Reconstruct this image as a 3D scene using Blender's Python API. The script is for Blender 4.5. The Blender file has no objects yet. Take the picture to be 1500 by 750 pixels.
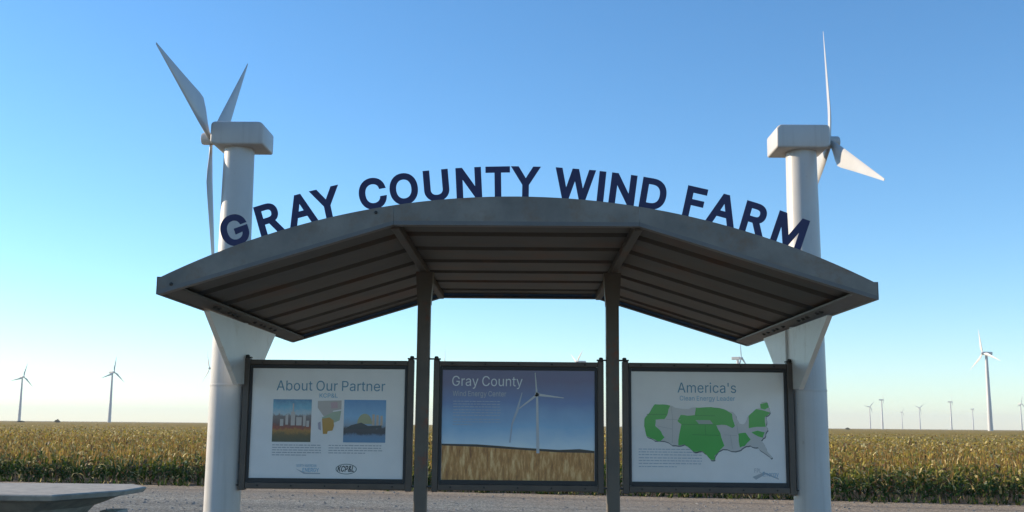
import bpy, bmesh, math, random
import numpy as np
from mathutils import Vector, Matrix
from mathutils.geometry import delaunay_2d_cdt, tessellate_polygon

# ------------------------------------------------------------------ camera, sky, sun, exposure
scene = bpy.context.scene
col = scene.collection
R = math.radians
CAM_Z = 1.7
cam_d = bpy.data.cameras.new('camera')
cam_d.sensor_width = 36.0
cam_d.lens = 1590.0 / 1500.0 * 36.0
cam_d.clip_start = 0.05
cam_d.clip_end = 60000.0
cam = bpy.data.objects.new('camera', cam_d)
col.objects.link(cam)
cam.matrix_world = (Matrix.Translation((0, 0, CAM_Z)) @ Matrix.Rotation(R(0.794), 4, 'Z')
                    @ Matrix.Rotation(R(90 + 8.865), 4, 'X') @ Matrix.Rotation(R(0.53), 4, 'Z'))
scene.camera = cam

SUN_EL, SUN_AZ = 19.0, -72.0          # degrees; azimuth clockwise from +Y (so: from the left)
world = bpy.data.worlds.new('World')
scene.world = world
world.use_nodes = True
wn = world.node_tree
bg = wn.nodes['Background']
sky = wn.nodes.new('ShaderNodeTexSky')
sky.sky_type = 'NISHITA'
sky.sun_disc = False
sky.sun_elevation = R(SUN_EL)
sky.sun_rotation = R(SUN_AZ)
sky.altitude = 800
sky.air_density = 1.0
sky.dust_density = 0.15
sky.ozone_density = 3.5
wb = wn.nodes.new('ShaderNodeMix')
wb.data_type = 'RGBA'
wb.blend_type = 'MULTIPLY'
wb.inputs[0].default_value = 1.0
wb.inputs[7].default_value = (0.95, 0.99, 0.98, 1)      # camera white balance of the photograph
wn.links.new(sky.outputs[0], wb.inputs[6])
hs = wn.nodes.new('ShaderNodeHueSaturation')
hs.inputs['Saturation'].default_value = 1.14
hs.inputs['Value'].default_value = 1.0
wn.links.new(wb.outputs[2], hs.inputs['Color'])
wn.links.new(hs.outputs[0], bg.inputs[0])
bg.inputs[1].default_value = 0.15
sun_d = bpy.data.lights.new('sun', 'SUN')
sun_d.energy = 5.0
sun_d.angle = R(0.5)
sun_d.color = (1.0, 0.83, 0.62)
sun = bpy.data.objects.new('sun', sun_d)
col.objects.link(sun)
sd = Vector((math.sin(R(SUN_AZ)) * math.cos(R(SUN_EL)), math.cos(R(SUN_AZ)) * math.cos(R(SUN_EL)), math.sin(R(SUN_EL))))
sun.rotation_euler = sd.to_track_quat('Z', 'Y').to_euler()
vs = scene.view_settings
vs.view_transform = 'Standard'
vs.look = 'None'
vs.gamma = 1.0
vs.use_curve_mapping = False
HAZE = 0.00012            # density of the air volume built at the end
vs.exposure = 0.6

rng = random.Random(7)
nrg = np.random.default_rng(11)

# ------------------------------------------------------------------ helpers
def nodes_of(name):
    m = bpy.data.materials.new(name)
    m.use_nodes = True
    nt = m.node_tree
    return m, nt, nt.nodes['Principled BSDF']

def ramp(nt, fac, stops):
    r = nt.nodes.new('ShaderNodeValToRGB')
    while len(r.color_ramp.elements) < len(stops):
        r.color_ramp.elements.new(0.5)
    for e, (p, c) in zip(r.color_ramp.elements, stops):
        e.position = p
        e.color = (*c, 1)
    nt.links.new(fac, r.inputs[0])
    return r.outputs[0]

def noise(nt, vec, scale, detail=4, rough=0.6):
    n = nt.nodes.new('ShaderNodeTexNoise')
    n.inputs['Scale'].default_value = scale
    n.inputs['Detail'].default_value = detail
    n.inputs['Roughness'].default_value = rough
    if vec is not None:
        nt.links.new(vec, n.inputs['Vector'])
    return n.outputs['Fac']

def mixc(nt, fac, a, b, mode='MIX'):
    m = nt.nodes.new('ShaderNodeMix')
    m.data_type = 'RGBA'
    m.blend_type = mode
    for sock, v in ((m.inputs[0], fac), (m.inputs[6], a), (m.inputs[7], b)):
        if hasattr(v, 'node'):
            nt.links.new(v, sock)
        elif isinstance(v, tuple):
            sock.default_value = (*v, 1)
        else:
            sock.default_value = v
    return m.outputs[2]

def bump(nt, bsdf, height, strength, dist):
    b = nt.nodes.new('ShaderNodeBump')
    b.inputs['Strength'].default_value = strength
    b.inputs['Distance'].default_value = dist
    nt.links.new(height, b.inputs['Height'])
    nt.links.new(b.outputs[0], bsdf.inputs['Normal'])

def objcoord(nt):
    return nt.nodes.new('ShaderNodeTexCoord').outputs['Object']

def mat(name, c1, c2=None, scale=6.0, rough=0.6, metal=0.0, bmp=0.0, bscale=60.0, stain=None, stain_scale=2.0, stain_pos=(0.55, 0.72), spec=0.5):
    m, nt, b = nodes_of(name)
    v = objcoord(nt)
    c2 = c2 or tuple(x * 0.85 for x in c1)
    out = ramp(nt, noise(nt, v, scale, 5), [(0.3, c1), (0.7, c2)])
    if stain:
        f = ramp(nt, noise(nt, v, stain_scale, 6, 0.65), [(stain_pos[0], (0, 0, 0)), (stain_pos[1], (1, 1, 1))])
        out = mixc(nt, f, out, stain)
    nt.links.new(out, b.inputs['Base Color'])
    b.inputs['Roughness'].default_value = rough
    b.inputs['Metallic'].default_value = metal
    b.inputs['Specular IOR Level'].default_value = spec
    if bmp:
        bump(nt, b, noise(nt, v, bscale, 3), bmp, 0.003)
    return m

def flat(name, c, rough=0.35, coat=0.0):
    m, nt, b = nodes_of(name)
    v = objcoord(nt)
    nt.links.new(ramp(nt, noise(nt, v, 5, 3), [(0.3, c), (0.7, tuple(x * 0.93 for x in c))]), b.inputs['Base Color'])
    b.inputs['Roughness'].default_value = rough
    b.inputs['Coat Weight'].default_value = coat
    b.inputs['Coat Roughness'].default_value = 0.06
    return m

def obj(name, bm, m, parent=None, smooth=False, loc=None):
    me = bpy.data.meshes.new(name)
    bmesh.ops.recalc_face_normals(bm, faces=bm.faces)
    if smooth:
        for f in bm.faces:
            f.smooth = True
        for e in bm.edges:
            if len(e.link_faces) == 2 and e.calc_face_angle(0) > R(35):
                e.smooth = False
    bm.to_mesh(me)
    bm.free()
    o = bpy.data.objects.new(name, me)
    for mm in (m if isinstance(m, (list, tuple)) else [m]):
        me.materials.append(mm)
    col.objects.link(o)
    if parent:
        o.parent = parent
    if loc:
        o.location = loc
    return o

def empty(name, loc, label, cat, group=None, rz=0.0):
    o = bpy.data.objects.new(name, None)
    o.empty_display_size = 0.2
    col.objects.link(o)
    o.location = loc
    o.rotation_euler = (0, 0, rz)
    return tag(o, label, cat, group)

def tag(o, label=None, cat=None, group=None, kind=None):
    for k, v in (('label', label), ('category', cat), ('group', group), ('kind', kind)):
        if v:
            o[k] = v
    return o

def B():
    return bmesh.new()

def box(bm, x0, x1, y0, y1, z0, z1, bev=0.0):
    r = bmesh.ops.create_cube(bm, size=1.0)
    vsx = r['verts']
    bmesh.ops.scale(bm, vec=(x1 - x0, y1 - y0, z1 - z0), verts=vsx)
    bmesh.ops.translate(bm, vec=((x0 + x1) / 2, (y0 + y1) / 2, (z0 + z1) / 2), verts=vsx)
    if bev:
        es = list({e for v in vsx for e in v.link_edges})
        bmesh.ops.bevel(bm, geom=es, offset=bev, segments=2, profile=0.5, affect='EDGES')
    return bm

def prism(bm, pts, thick):
    """closed prism: pts is a list of 3-D points, swept by the vector thick"""
    t = Vector(thick)
    a = [bm.verts.new(p) for p in pts]
    b = [bm.verts.new(Vector(p) + t) for p in pts]
    n = len(pts)
    bm.faces.new(a)
    bm.faces.new(list(reversed(b)))
    for i in range(n):
        bm.faces.new((a[i], b[i], b[(i + 1) % n], a[(i + 1) % n]))
    return bm

def lathe(bm, prof, n=32, axis='Z', cap=True):
    """prof: list of (r, h)"""
    rings = []
    for r, h in prof:
        ring = []
        for k in range(n):
            a = 2 * math.pi * k / n
            c, s = r * math.cos(a), r * math.sin(a)
            ring.append(bm.verts.new((c, s, h) if axis == 'Z' else (h, c, s) if axis == 'X' else (c, h, s)))
        rings.append(ring)
    for a, b in zip(rings, rings[1:]):
        for k in range(n):
            bm.faces.new((a[k], a[(k + 1) % n], b[(k + 1) % n], b[k]))
    if cap:
        bm.faces.new(rings[0])
        bm.faces.new(list(reversed(rings[-1])))
    return bm

def grow(loop, d):
    """move a closed loop outwards (to the left-hand outside of the stroke) by d with mitred corners"""
    n = len(loop)
    out = []
    for i in range(n):
        p0, p1, p2 = Vector(loop[i - 1]), Vector(loop[i]), Vector(loop[(i + 1) % n])
        a, b = (p1 - p0).normalized(), (p2 - p1).normalized()
        na, nb = Vector((-a.y, a.x)), Vector((-b.y, b.x))
        m = na + nb
        if m.length < 1e-4:
            m = na
        m.normalize()
        k = d / max(0.45, m.dot(na))
        out.append((p1.x + m.x * k, p1.y + m.y * k))
    return out

def winding(px, py, loops):
    w = 0
    for lp in loops:
        x0, y0 = lp[-1]
        for x1, y1 in lp:
            if (y0 <= py) != (y1 <= py):
                xx = x0 + (py - y0) * (x1 - x0) / (y1 - y0)
                if xx > px:
                    w += 1 if y1 > y0 else -1
            x0, y0 = x1, y1
    return w

def text_mesh(body, weight=0.0, extrude=0.0, track=0.0):
    """flat (or extruded) lettering in the XY plane, 1 unit = 1 em"""
    bm = bmesh.new()
    pen = 0.0
    for ch in body:
        adv, raw = GLYPHS[ch]
        loops = [[(l[i] / 1000, l[i + 1] / 1000) for i in range(0, len(l), 2)] for l in raw]
        if loops and weight:
            loops = [grow(l, weight) for l in loops]
        if loops:
            pts, edges = [], []
            for l in loops:
                b = len(pts)
                pts += [Vector(p) for p in l]
                edges += [(b + i, b + (i + 1) % len(l)) for i in range(len(l))]
            vo, _, fo, _, _, _ = delaunay_2d_cdt(pts, edges, [], 0, 1e-6)
            vs_ = {}
            for f in fo:
                cx_ = sum(vo[i].x for i in f) / len(f)
                cy_ = sum(vo[i].y for i in f) / len(f)
                if winding(cx_, cy_, loops) != 0:
                    q = []
                    for i in f:
                        if i not in vs_:
                            vs_[i] = bm.verts.new((vo[i].x + pen, vo[i].y, 0))
                        q.append(vs_[i])
                    bm.faces.new(q)
        pen += adv / 1000 - 0.082 + track + weight
    if extrude:
        r = bmesh.ops.extrude_face_region(bm, geom=list(bm.faces))
        bmesh.ops.translate(bm, vec=(0, 0, extrude), verts=[v for v in r['geom'] if isinstance(v, bmesh.types.BMVert)])
    return bm

def bounds(bm):
    xs = [v.co.x for v in bm.verts]
    ys = [v.co.y for v in bm.verts]
    return min(xs), max(xs), min(ys), max(ys)

# glyph outlines for the lettering: advance, then closed loops of x,y in 1/1000
GLYPHS = {
' ': (240, []),
'&': (536, [[197,-7,173,-6,150,-2,129,4,110,12,93,22,78,34,65,47,54,62,45,78,39,96,35,114,34,133,35,149,37,163,42,177,47,189,55,201,63,213,73,224,85,235,140,279,216,335,237,352,255,375,258,382,260,389,261,397,262,405,261,417,258,427,253,437,245,445,237,452,226,457,215,460,201,461,192,460,184,459,176,456,168,453,161,449,155,444,150,438,145,431,142,424,139,416,137,408,137,399,137,389,139,380,142,372,145,363,169,327,204,284,438,0,364,0,171,231,121,293,111,306,102,319,94,331,87,344,82,357,78,370,76,384,75,398,76,415,79,430,84,445,91,458,99,470,109,481,121,491,134,499,149,505,165,510,182,513,200,513,218,513,235,510,251,505,266,499,279,491,290,482,300,471,308,459,315,447,320,433,323,419,324,404,323,393,322,382,319,372,315,362,310,352,305,342,299,333,291,325,256,293,154,217,140,206,128,195,118,185,110,174,104,164,100,154,98,143,97,131,98,119,100,108,104,97,109,87,116,78,124,70,133,63,143,57,154,53,166,49,179,47,193,46,208,47,223,50,237,54,251,59,265,66,278,75,290,84,301,95,312,108,321,121,329,136,336,151,342,168,346,186,348,205,349,224,408,224,407,201,405,180,401,161,397,144,391,128,385,115,378,103,371,92,345,62,333,47,320,34,305,23,289,14,271,7,252,1,234,-3,215,-6]]),
"'": (294, [[78,318,70,509,136,509,128,318]]),
'A': (568, [[16,0,201,509,276,509,463,0,395,0,287,302,264,372,232,478,245,478,213,371,191,302,85,0],[110,142,110,199,370,199,370,142]]),
'C': (598, [[267,-7,235,-5,205,1,177,11,150,25,126,42,104,63,86,88,70,115,57,146,48,179,42,215,40,254,42,293,48,329,57,362,70,393,86,421,104,445,126,466,150,484,177,498,205,508,235,514,267,516,286,515,305,513,323,509,340,504,357,498,373,490,388,481,402,471,415,460,427,447,438,433,448,418,456,402,463,385,469,367,473,348,408,348,405,361,401,373,395,384,389,395,382,404,375,413,366,421,357,428,348,435,337,440,327,445,315,449,304,452,292,454,280,455,267,456,245,454,223,450,203,443,184,432,166,419,150,403,137,385,125,364,116,340,109,314,105,285,103,254,105,223,109,194,116,168,125,145,137,123,151,105,166,89,184,76,203,66,223,59,245,54,267,53,280,53,292,55,304,57,315,60,327,64,337,69,348,74,357,81,366,88,375,96,382,105,389,114,395,125,401,136,405,148,408,160,473,160,469,142,463,124,457,107,448,91,438,76,428,62,416,49,402,38,388,28,373,19,357,11,341,5,323,0,305,-4,286,-6]]),
'D': (590, [[219,0,96,0,96,57,215,57,244,58,272,63,296,70,318,81,337,94,354,110,368,128,379,149,388,172,394,198,398,226,399,255,398,285,394,312,388,337,379,361,368,381,354,399,338,415,320,428,299,438,275,446,249,450,221,452,93,452,93,509,225,509,261,507,294,501,325,492,353,478,377,461,399,441,418,418,433,391,446,361,455,329,460,293,462,255,460,217,455,181,446,149,433,119,417,92,398,68,376,48,351,31,322,17,291,8,256,2],[125,509,125,0,60,0,60,509]]),
'E': (507, [[60,0,60,509,372,509,372,452,125,452,125,286,355,286,355,229,125,229,125,57,375,57,375,0]]),
'F': (498, [[60,0,60,509,369,509,369,452,125,452,125,278,346,278,346,221,125,221,125,0]]),
'G': (608, [[269,-7,236,-5,205,1,176,11,149,25,125,43,104,64,85,88,69,116,57,146,47,179,42,215,40,254,42,293,47,329,57,362,69,393,85,421,103,445,125,466,149,484,175,498,203,508,233,514,265,516,285,515,304,513,322,509,340,504,358,497,374,489,389,480,403,469,416,458,429,445,439,431,449,416,458,401,465,384,470,367,474,349,408,349,404,361,399,372,393,383,387,393,380,403,373,411,365,420,356,427,347,434,337,439,326,444,315,448,304,452,291,454,279,455,265,456,243,454,222,450,202,443,183,432,166,419,150,404,137,385,125,364,116,340,109,314,105,285,103,254,105,223,109,194,116,168,125,145,137,124,151,105,166,90,184,76,203,66,224,59,246,54,269,53,290,54,309,57,328,63,345,71,360,81,374,93,386,107,396,123,404,141,410,160,414,180,415,202,434,199,283,199,283,256,478,256,478,200,476,170,471,141,463,115,451,91,436,69,419,50,399,33,377,19,352,8,326,0,298,-5]]),
'H': (605, [[60,0,60,509,125,509,125,289,392,289,392,509,457,509,457,0,392,0,392,232,125,232,125,0]]),
'I': (212, [[72,0,72,509,139,509,139,0]]),
'K': (555, [[104,145,104,216,139,261,174,303,212,344,364,509,448,509,231,276,228,276],[60,0,60,509,125,509,125,334,124,225,125,193,125,0],[372,0,188,259,228,309,449,0]]),
'L': (481, [[60,0,60,509,125,509,125,57,361,57,361,0]]),
'M': (716, [[60,0,60,509,152,509,277,187,287,159,299,123,311,84,322,49,307,49,318,83,330,121,342,158,352,187,476,509,568,509,568,0,504,0,504,291,504,327,505,369,506,413,507,457,513,457,498,409,482,363,467,322,456,291,342,0,286,0,170,291,159,321,145,361,129,408,112,457,119,457,120,416,121,372,122,328,122,291,122,0]]),
'N': (611, [[60,0,60,509,136,509,343,183,363,151,388,107,414,55,405,54,401,108,399,157,399,195,399,509,463,509,463,0,387,0,202,290,177,331,148,381,108,452,119,454,122,384,124,328,125,291,125,0]]),
'O': (621, [[267,-7,235,-5,205,1,177,11,150,25,126,42,105,63,86,88,70,115,57,146,48,179,42,215,40,254,42,293,48,329,57,362,70,393,86,421,105,445,126,466,150,484,177,498,205,508,235,514,267,516,299,514,329,508,357,498,384,484,408,466,429,445,448,421,464,393,477,362,486,329,491,293,493,254,491,215,486,179,477,146,464,115,448,88,429,63,408,42,384,25,357,11,329,1,299,-5],[267,53,289,54,310,59,330,66,349,76,367,89,383,105,396,123,408,144,418,168,425,194,429,223,430,254,429,286,425,314,418,341,408,365,396,386,383,404,367,420,349,433,330,443,310,450,289,454,267,456,245,454,223,450,203,443,184,433,167,420,151,404,137,385,125,364,116,340,109,314,105,285,103,254,105,223,109,194,116,168,125,144,137,123,151,105,167,89,184,76,203,66,223,59,245,54]]),
'P': (533, [[60,0,60,509,235,509,263,507,289,503,312,497,332,487,350,476,366,462,379,447,390,430,398,411,404,391,407,370,409,348,407,325,404,304,398,284,390,265,379,248,366,233,350,219,332,207,312,198,289,191,263,187,235,186,109,186,109,242,233,242,252,243,269,246,284,250,297,256,308,264,318,272,327,282,333,294,338,306,342,319,344,333,344,348,344,362,342,376,338,389,333,402,326,413,318,423,308,431,297,439,284,444,268,449,251,451,232,452,125,452,125,0]]),
'R': (537, [[60,0,60,509,236,509,264,507,290,504,313,497,333,489,351,478,367,465,380,450,390,433,399,415,405,395,408,374,409,352,408,330,405,309,399,290,390,271,380,255,367,240,351,228,333,217,312,209,289,203,264,199,236,198,96,198,96,255,234,255,252,256,269,258,284,262,298,267,309,273,319,281,327,290,334,300,339,312,342,324,344,338,345,352,344,367,342,380,339,393,334,405,327,415,319,425,309,433,298,440,284,445,269,449,252,451,233,452,125,452,125,0],[353,0,230,229,303,229,428,0]]),
'T': (537, [[32,452,32,509,417,509,417,452,257,452,257,0,193,0,193,452]]),
'U': (605, [[259,-8,230,-7,203,-2,177,5,154,15,133,28,114,43,98,60,85,80,74,101,66,124,62,148,60,173,60,509,124,509,124,178,125,160,128,144,133,128,141,113,150,99,160,87,173,77,187,68,203,61,220,56,239,53,259,52,279,53,298,56,315,61,331,68,345,77,357,87,368,99,377,113,384,128,389,144,392,160,393,178,393,509,457,509,457,173,456,148,451,124,443,101,433,80,419,60,403,43,384,28,363,15,340,5,315,-2,288,-7]]),
'W': (774, [[155,0,16,509,82,509,163,196,175,145,187,94,197,40,189,40,200,94,211,145,224,196,306,509,380,509,462,196,474,145,486,94,497,40,488,40,499,94,510,145,523,196,603,509,670,509,530,0,455,0,368,323,351,391,336,475,350,475,335,395,318,323,230,0]]),
'Y': (560, [[203,0,203,208,16,509,91,509,192,344,222,292,250,230,224,230,251,293,280,344,381,509,455,509,268,208,268,0]]),
'a': (477, [[160,-9,142,-8,126,-5,110,-1,94,5,80,12,68,22,57,32,48,45,40,58,35,73,31,90,30,108,31,123,34,138,38,150,43,161,50,171,58,179,67,187,78,193,89,199,100,203,112,207,125,211,178,220,234,227,244,228,252,230,259,232,265,235,270,238,273,243,275,248,276,255,276,257,275,268,273,279,271,288,267,297,262,304,256,311,248,317,240,322,230,326,220,329,208,330,196,331,183,330,171,329,159,326,149,322,140,318,132,313,124,307,118,301,112,294,107,288,103,281,100,274,41,291,48,308,57,322,67,335,79,346,91,355,104,364,118,370,133,375,148,379,163,382,179,384,194,384,239,379,251,376,263,372,275,367,286,360,296,353,306,343,315,333,322,320,329,306,333,290,336,272,337,251,337,0,277,0,277,52,272,52,252,25,244,18,236,12,226,6,215,1,203,-3,190,-6,176,-8],[170,45,187,46,202,49,216,53,228,59,239,66,248,74,257,83,263,93,269,104,272,115,275,126,276,138,276,190,259,182,231,176,200,171,175,168,134,159,125,155,117,150,110,145,103,139,98,132,95,124,93,115,92,105,92,95,94,87,98,79,102,72,107,66,114,61,121,56,130,52,139,49,149,47,159,46]]),
'b': (512, [[229,-8,213,-7,198,-5,184,-1,172,4,162,10,153,17,145,24,138,31,118,59,112,59,112,0,53,0,53,509,114,509,114,319,118,319,137,346,144,353,152,360,161,367,171,373,183,378,197,381,212,384,229,384,252,383,274,378,294,371,313,361,330,347,345,332,359,313,370,293,379,270,385,245,389,218,390,189,389,160,385,133,379,108,370,84,359,64,346,45,330,29,313,16,294,5,274,-2,252,-7],[220,47,237,48,253,51,267,57,279,66,291,76,301,88,309,101,316,117,321,133,325,151,327,170,328,189,327,209,325,227,321,245,316,261,309,276,301,290,291,301,280,311,267,319,253,325,237,329,220,330,203,329,188,325,174,320,161,312,150,302,140,291,132,278,125,263,120,247,116,229,113,210,113,189,113,169,116,150,120,132,125,115,132,100,140,86,150,75,162,65,174,57,188,51,204,48]]),
'c': (484, [[207,-8,182,-7,159,-2,137,6,117,16,98,30,82,46,68,64,56,85,46,108,40,133,36,159,34,187,36,216,40,243,46,268,56,291,68,312,82,330,98,346,117,360,137,371,159,378,182,383,207,384,221,384,234,383,247,380,260,377,272,373,284,368,295,362,305,356,315,349,324,341,332,332,340,322,347,312,353,301,358,289,362,277,303,262,290,289,270,311,242,325,207,330,189,329,173,325,158,319,145,310,134,300,124,287,115,274,108,258,103,242,99,224,97,206,96,187,97,169,99,151,103,134,108,117,115,102,124,89,134,76,145,66,158,57,173,51,189,48,207,46,243,52,271,66,292,89,304,117,363,102,359,90,354,78,348,67,341,56,334,46,325,37,316,29,306,21,296,15,285,9,273,4,261,-1,248,-4,235,-6,221,-8]]),
'd': (512, [[195,-8,172,-7,151,-2,130,5,111,16,94,29,79,45,66,64,55,84,46,108,39,133,35,160,34,189,35,218,39,245,46,270,55,293,66,313,79,332,95,347,112,361,131,371,151,378,173,383,196,384,213,384,228,381,241,378,253,373,263,367,272,360,280,353,287,346,306,319,311,319,311,509,372,509,372,0,313,0,313,59,307,59,287,31,280,24,272,17,263,10,252,4,241,-1,227,-5,212,-7],[205,47,221,48,236,51,250,57,263,65,274,75,284,86,293,100,299,115,305,132,309,150,311,169,312,189,311,210,309,229,305,247,300,263,293,278,284,291,275,302,263,312,251,320,237,325,221,329,205,330,187,329,172,325,157,319,145,311,133,301,124,290,115,276,108,261,103,245,99,227,97,209,96,189,97,170,99,151,103,133,109,117,115,101,124,88,134,76,145,66,158,57,172,51,188,48]]),
'e': (492, [[212,-8,185,-7,161,-2,138,6,117,16,98,30,82,46,68,64,56,85,46,108,40,132,35,159,34,187,35,215,39,242,46,267,55,290,67,311,81,329,97,346,115,359,135,370,157,378,180,383,205,384,221,384,236,382,251,379,266,374,280,368,294,361,307,351,319,341,331,329,341,315,350,299,357,282,363,263,368,242,370,219,371,194,371,169,75,169,75,221,338,221,310,202,309,220,307,237,303,254,298,269,291,282,283,294,273,305,263,314,250,321,237,326,222,329,205,330,189,329,173,326,159,321,146,313,135,304,125,294,116,282,109,270,103,256,99,241,97,226,96,211,96,178,97,157,100,139,104,122,110,106,118,92,128,80,139,70,151,61,165,55,179,50,195,47,212,46,224,47,234,48,244,50,254,53,263,56,271,61,278,66,285,73,292,80,297,88,302,96,306,105,365,91,360,77,353,63,345,51,335,39,324,29,311,19,298,11,283,4,266,-1,249,-5,231,-7]]),
'g': (513, [[207,-151,187,-150,168,-148,150,-144,134,-140,119,-134,105,-127,93,-119,82,-110,73,-101,64,-91,57,-80,51,-69,101,-41,122,-66,128,-72,136,-78,145,-83,154,-88,165,-92,178,-95,192,-97,207,-97,229,-96,249,-92,267,-85,282,-75,295,-62,304,-47,310,-28,311,-6,311,68,306,68,287,41,280,34,272,28,263,21,252,16,241,11,227,8,212,5,195,5,173,6,152,10,132,17,113,27,95,39,80,53,67,71,55,90,46,112,39,136,35,163,34,191,35,220,39,246,46,271,55,293,66,314,80,332,95,347,112,361,131,371,152,378,173,383,196,384,213,384,228,382,242,378,253,373,264,367,273,360,281,353,288,346,308,319,313,319,313,379,372,379,372,-9,371,-32,367,-54,360,-73,350,-90,338,-104,324,-117,308,-127,291,-136,271,-142,251,-147,229,-150],[205,59,222,60,237,63,251,68,264,75,275,84,285,95,293,107,300,121,305,137,309,154,312,172,312,193,312,212,309,231,305,248,300,264,293,278,285,291,275,303,264,312,251,320,237,325,222,329,205,330,188,329,172,325,158,320,145,312,134,302,124,290,115,277,109,262,103,246,99,229,97,212,96,193,97,173,99,155,103,138,109,123,116,108,124,96,134,85,145,76,158,68,172,63,188,60]]),
'i': (255, [[53,0,53,379,114,379,114,0],[84,443,75,444,67,446,60,449,54,455,48,461,44,468,42,475,41,483,42,491,44,499,48,506,54,512,60,517,67,521,75,523,84,524,92,523,100,521,107,517,114,512,119,506,123,499,126,491,126,483,126,475,123,468,119,461,114,455,107,449,100,446,92,444]]),
'l': (277, [[139,-2,119,-1,101,3,86,10,74,20,65,33,58,47,54,65,53,84,53,509,114,509,114,99,114,87,115,77,117,68,120,62,124,58,130,54,137,53,146,52,160,53,170,54,181,3,162,-1]]),
'm': (698, [[53,0,53,379,112,379,112,295,108,295,112,310,118,323,125,335,132,346,141,355,151,363,161,370,172,376,183,380,195,384,207,386,219,386,239,385,257,380,273,372,287,361,299,347,309,331,316,314,321,295,312,295,317,308,322,321,329,332,337,343,347,353,357,361,368,369,381,375,394,380,407,383,422,385,437,386,453,385,468,383,483,378,497,372,510,364,522,354,532,342,541,328,548,313,553,296,556,276,557,255,557,0,496,0,496,254,494,273,490,289,483,302,473,313,460,321,447,326,433,329,419,330,406,330,395,328,384,324,374,320,365,314,358,307,351,299,345,290,341,280,338,270,336,259,335,247,335,0,274,0,274,260,273,275,269,288,262,301,253,311,242,320,229,326,215,329,199,330,188,330,178,328,168,325,158,320,148,314,140,307,132,299,126,289,121,278,117,266,114,253,114,238,114,0]]),
'n': (498, [[114,227,114,0,53,0,53,379,112,379,112,287,102,287,112,312,124,332,137,349,152,362,169,372,187,379,207,383,227,384,246,383,264,380,280,376,295,369,309,360,321,349,332,336,341,321,348,304,353,285,356,264,357,240,357,0,296,0,296,235,295,256,290,275,283,291,273,304,260,315,246,323,229,328,210,329,197,328,184,326,172,322,161,317,150,311,141,303,133,293,126,283,121,271,117,257,114,243]]),
'o': (503, [[207,-8,182,-7,159,-2,137,6,117,16,98,30,82,46,68,64,56,85,46,108,40,133,36,159,34,187,36,216,40,243,46,268,56,291,68,312,82,330,98,346,117,360,137,371,159,378,182,383,207,384,233,383,256,378,278,371,299,360,317,346,333,330,347,312,359,291,369,268,376,243,380,216,381,187,380,159,376,133,369,108,359,85,347,64,333,46,317,30,299,16,278,6,256,-2,233,-7],[207,46,226,48,242,51,257,57,270,66,282,76,292,89,300,102,307,117,312,134,316,151,318,169,319,187,318,206,316,224,312,242,307,258,300,274,292,287,282,300,270,310,257,319,242,325,226,329,207,330,189,329,173,325,158,319,145,310,134,300,124,287,115,274,108,258,103,242,99,224,97,206,96,187,97,169,99,151,103,134,108,117,115,102,124,89,134,76,145,66,158,57,173,51,189,48]]),
'r': (347, [[53,0,53,379,112,379,112,321,115,321,122,335,130,347,140,358,152,367,166,375,181,380,196,384,213,385,229,384,243,384,243,322,230,324,207,326,194,325,182,323,170,319,159,315,149,309,140,301,132,293,126,284,121,273,117,262,114,250,114,237,114,0]]),
's': (453, [[182,-8,163,-7,145,-5,128,-2,112,3,98,10,84,18,72,27,62,38,53,50,45,63,40,78,36,94,94,107,99,92,105,79,114,69,124,60,136,54,150,49,165,46,181,45,200,46,217,50,232,55,244,62,255,71,262,81,267,91,268,103,267,112,265,121,260,129,254,136,246,142,237,147,225,151,212,155,149,170,125,177,104,186,87,196,72,208,61,222,53,237,48,255,47,274,48,290,51,305,57,319,65,332,75,343,87,354,100,363,115,370,131,377,149,381,167,384,187,384,206,384,223,381,239,378,254,372,267,366,279,358,290,349,299,339,307,328,314,316,319,303,324,290,268,277,264,288,258,298,251,307,243,316,232,323,219,328,205,331,187,333,171,332,156,329,143,324,131,317,121,308,114,299,110,289,109,277,110,267,112,258,117,250,124,243,133,237,144,232,157,227,172,223,229,209,254,202,275,194,292,183,306,171,317,158,325,142,330,125,331,107,330,90,326,75,321,61,312,47,302,35,290,24,276,15,260,6,242,0,223,-5,203,-7]]),
't': (315, [[204,379,204,327,6,327,6,379],[65,471,126,471,126,98,127,86,128,76,132,68,136,61,142,56,150,53,159,51,170,50,185,51,202,54,213,2,192,-3,168,-4,145,-3,125,2,107,10,92,21,80,35,72,52,67,71,65,93]]),
'u': (498, [[182,-5,164,-4,146,-1,130,4,115,11,101,20,89,31,78,44,69,59,62,76,57,95,54,116,53,139,53,379,114,379,114,144,115,123,119,105,127,89,137,75,150,64,164,56,181,52,200,50,213,51,226,53,238,57,249,62,259,69,268,77,276,86,283,97,289,109,293,122,295,137,296,153,296,379,357,379,357,0,298,0,298,92,307,92,297,67,286,47,272,30,257,17,240,7,222,0,203,-4]]),
'y': (477, [[47,-139,61,-86,71,-87,80,-89,88,-90,96,-90,104,-89,111,-87,118,-84,124,-80,130,-74,136,-67,141,-58,146,-48,151,-36,163,-1,17,379,84,379,165,155,187,87,206,21,184,21,202,87,224,155,305,379,371,379,204,-58,198,-72,191,-85,184,-97,177,-107,168,-116,159,-124,150,-130,139,-136,128,-140,117,-143,104,-145,91,-145,65,-143]]),
}

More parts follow.
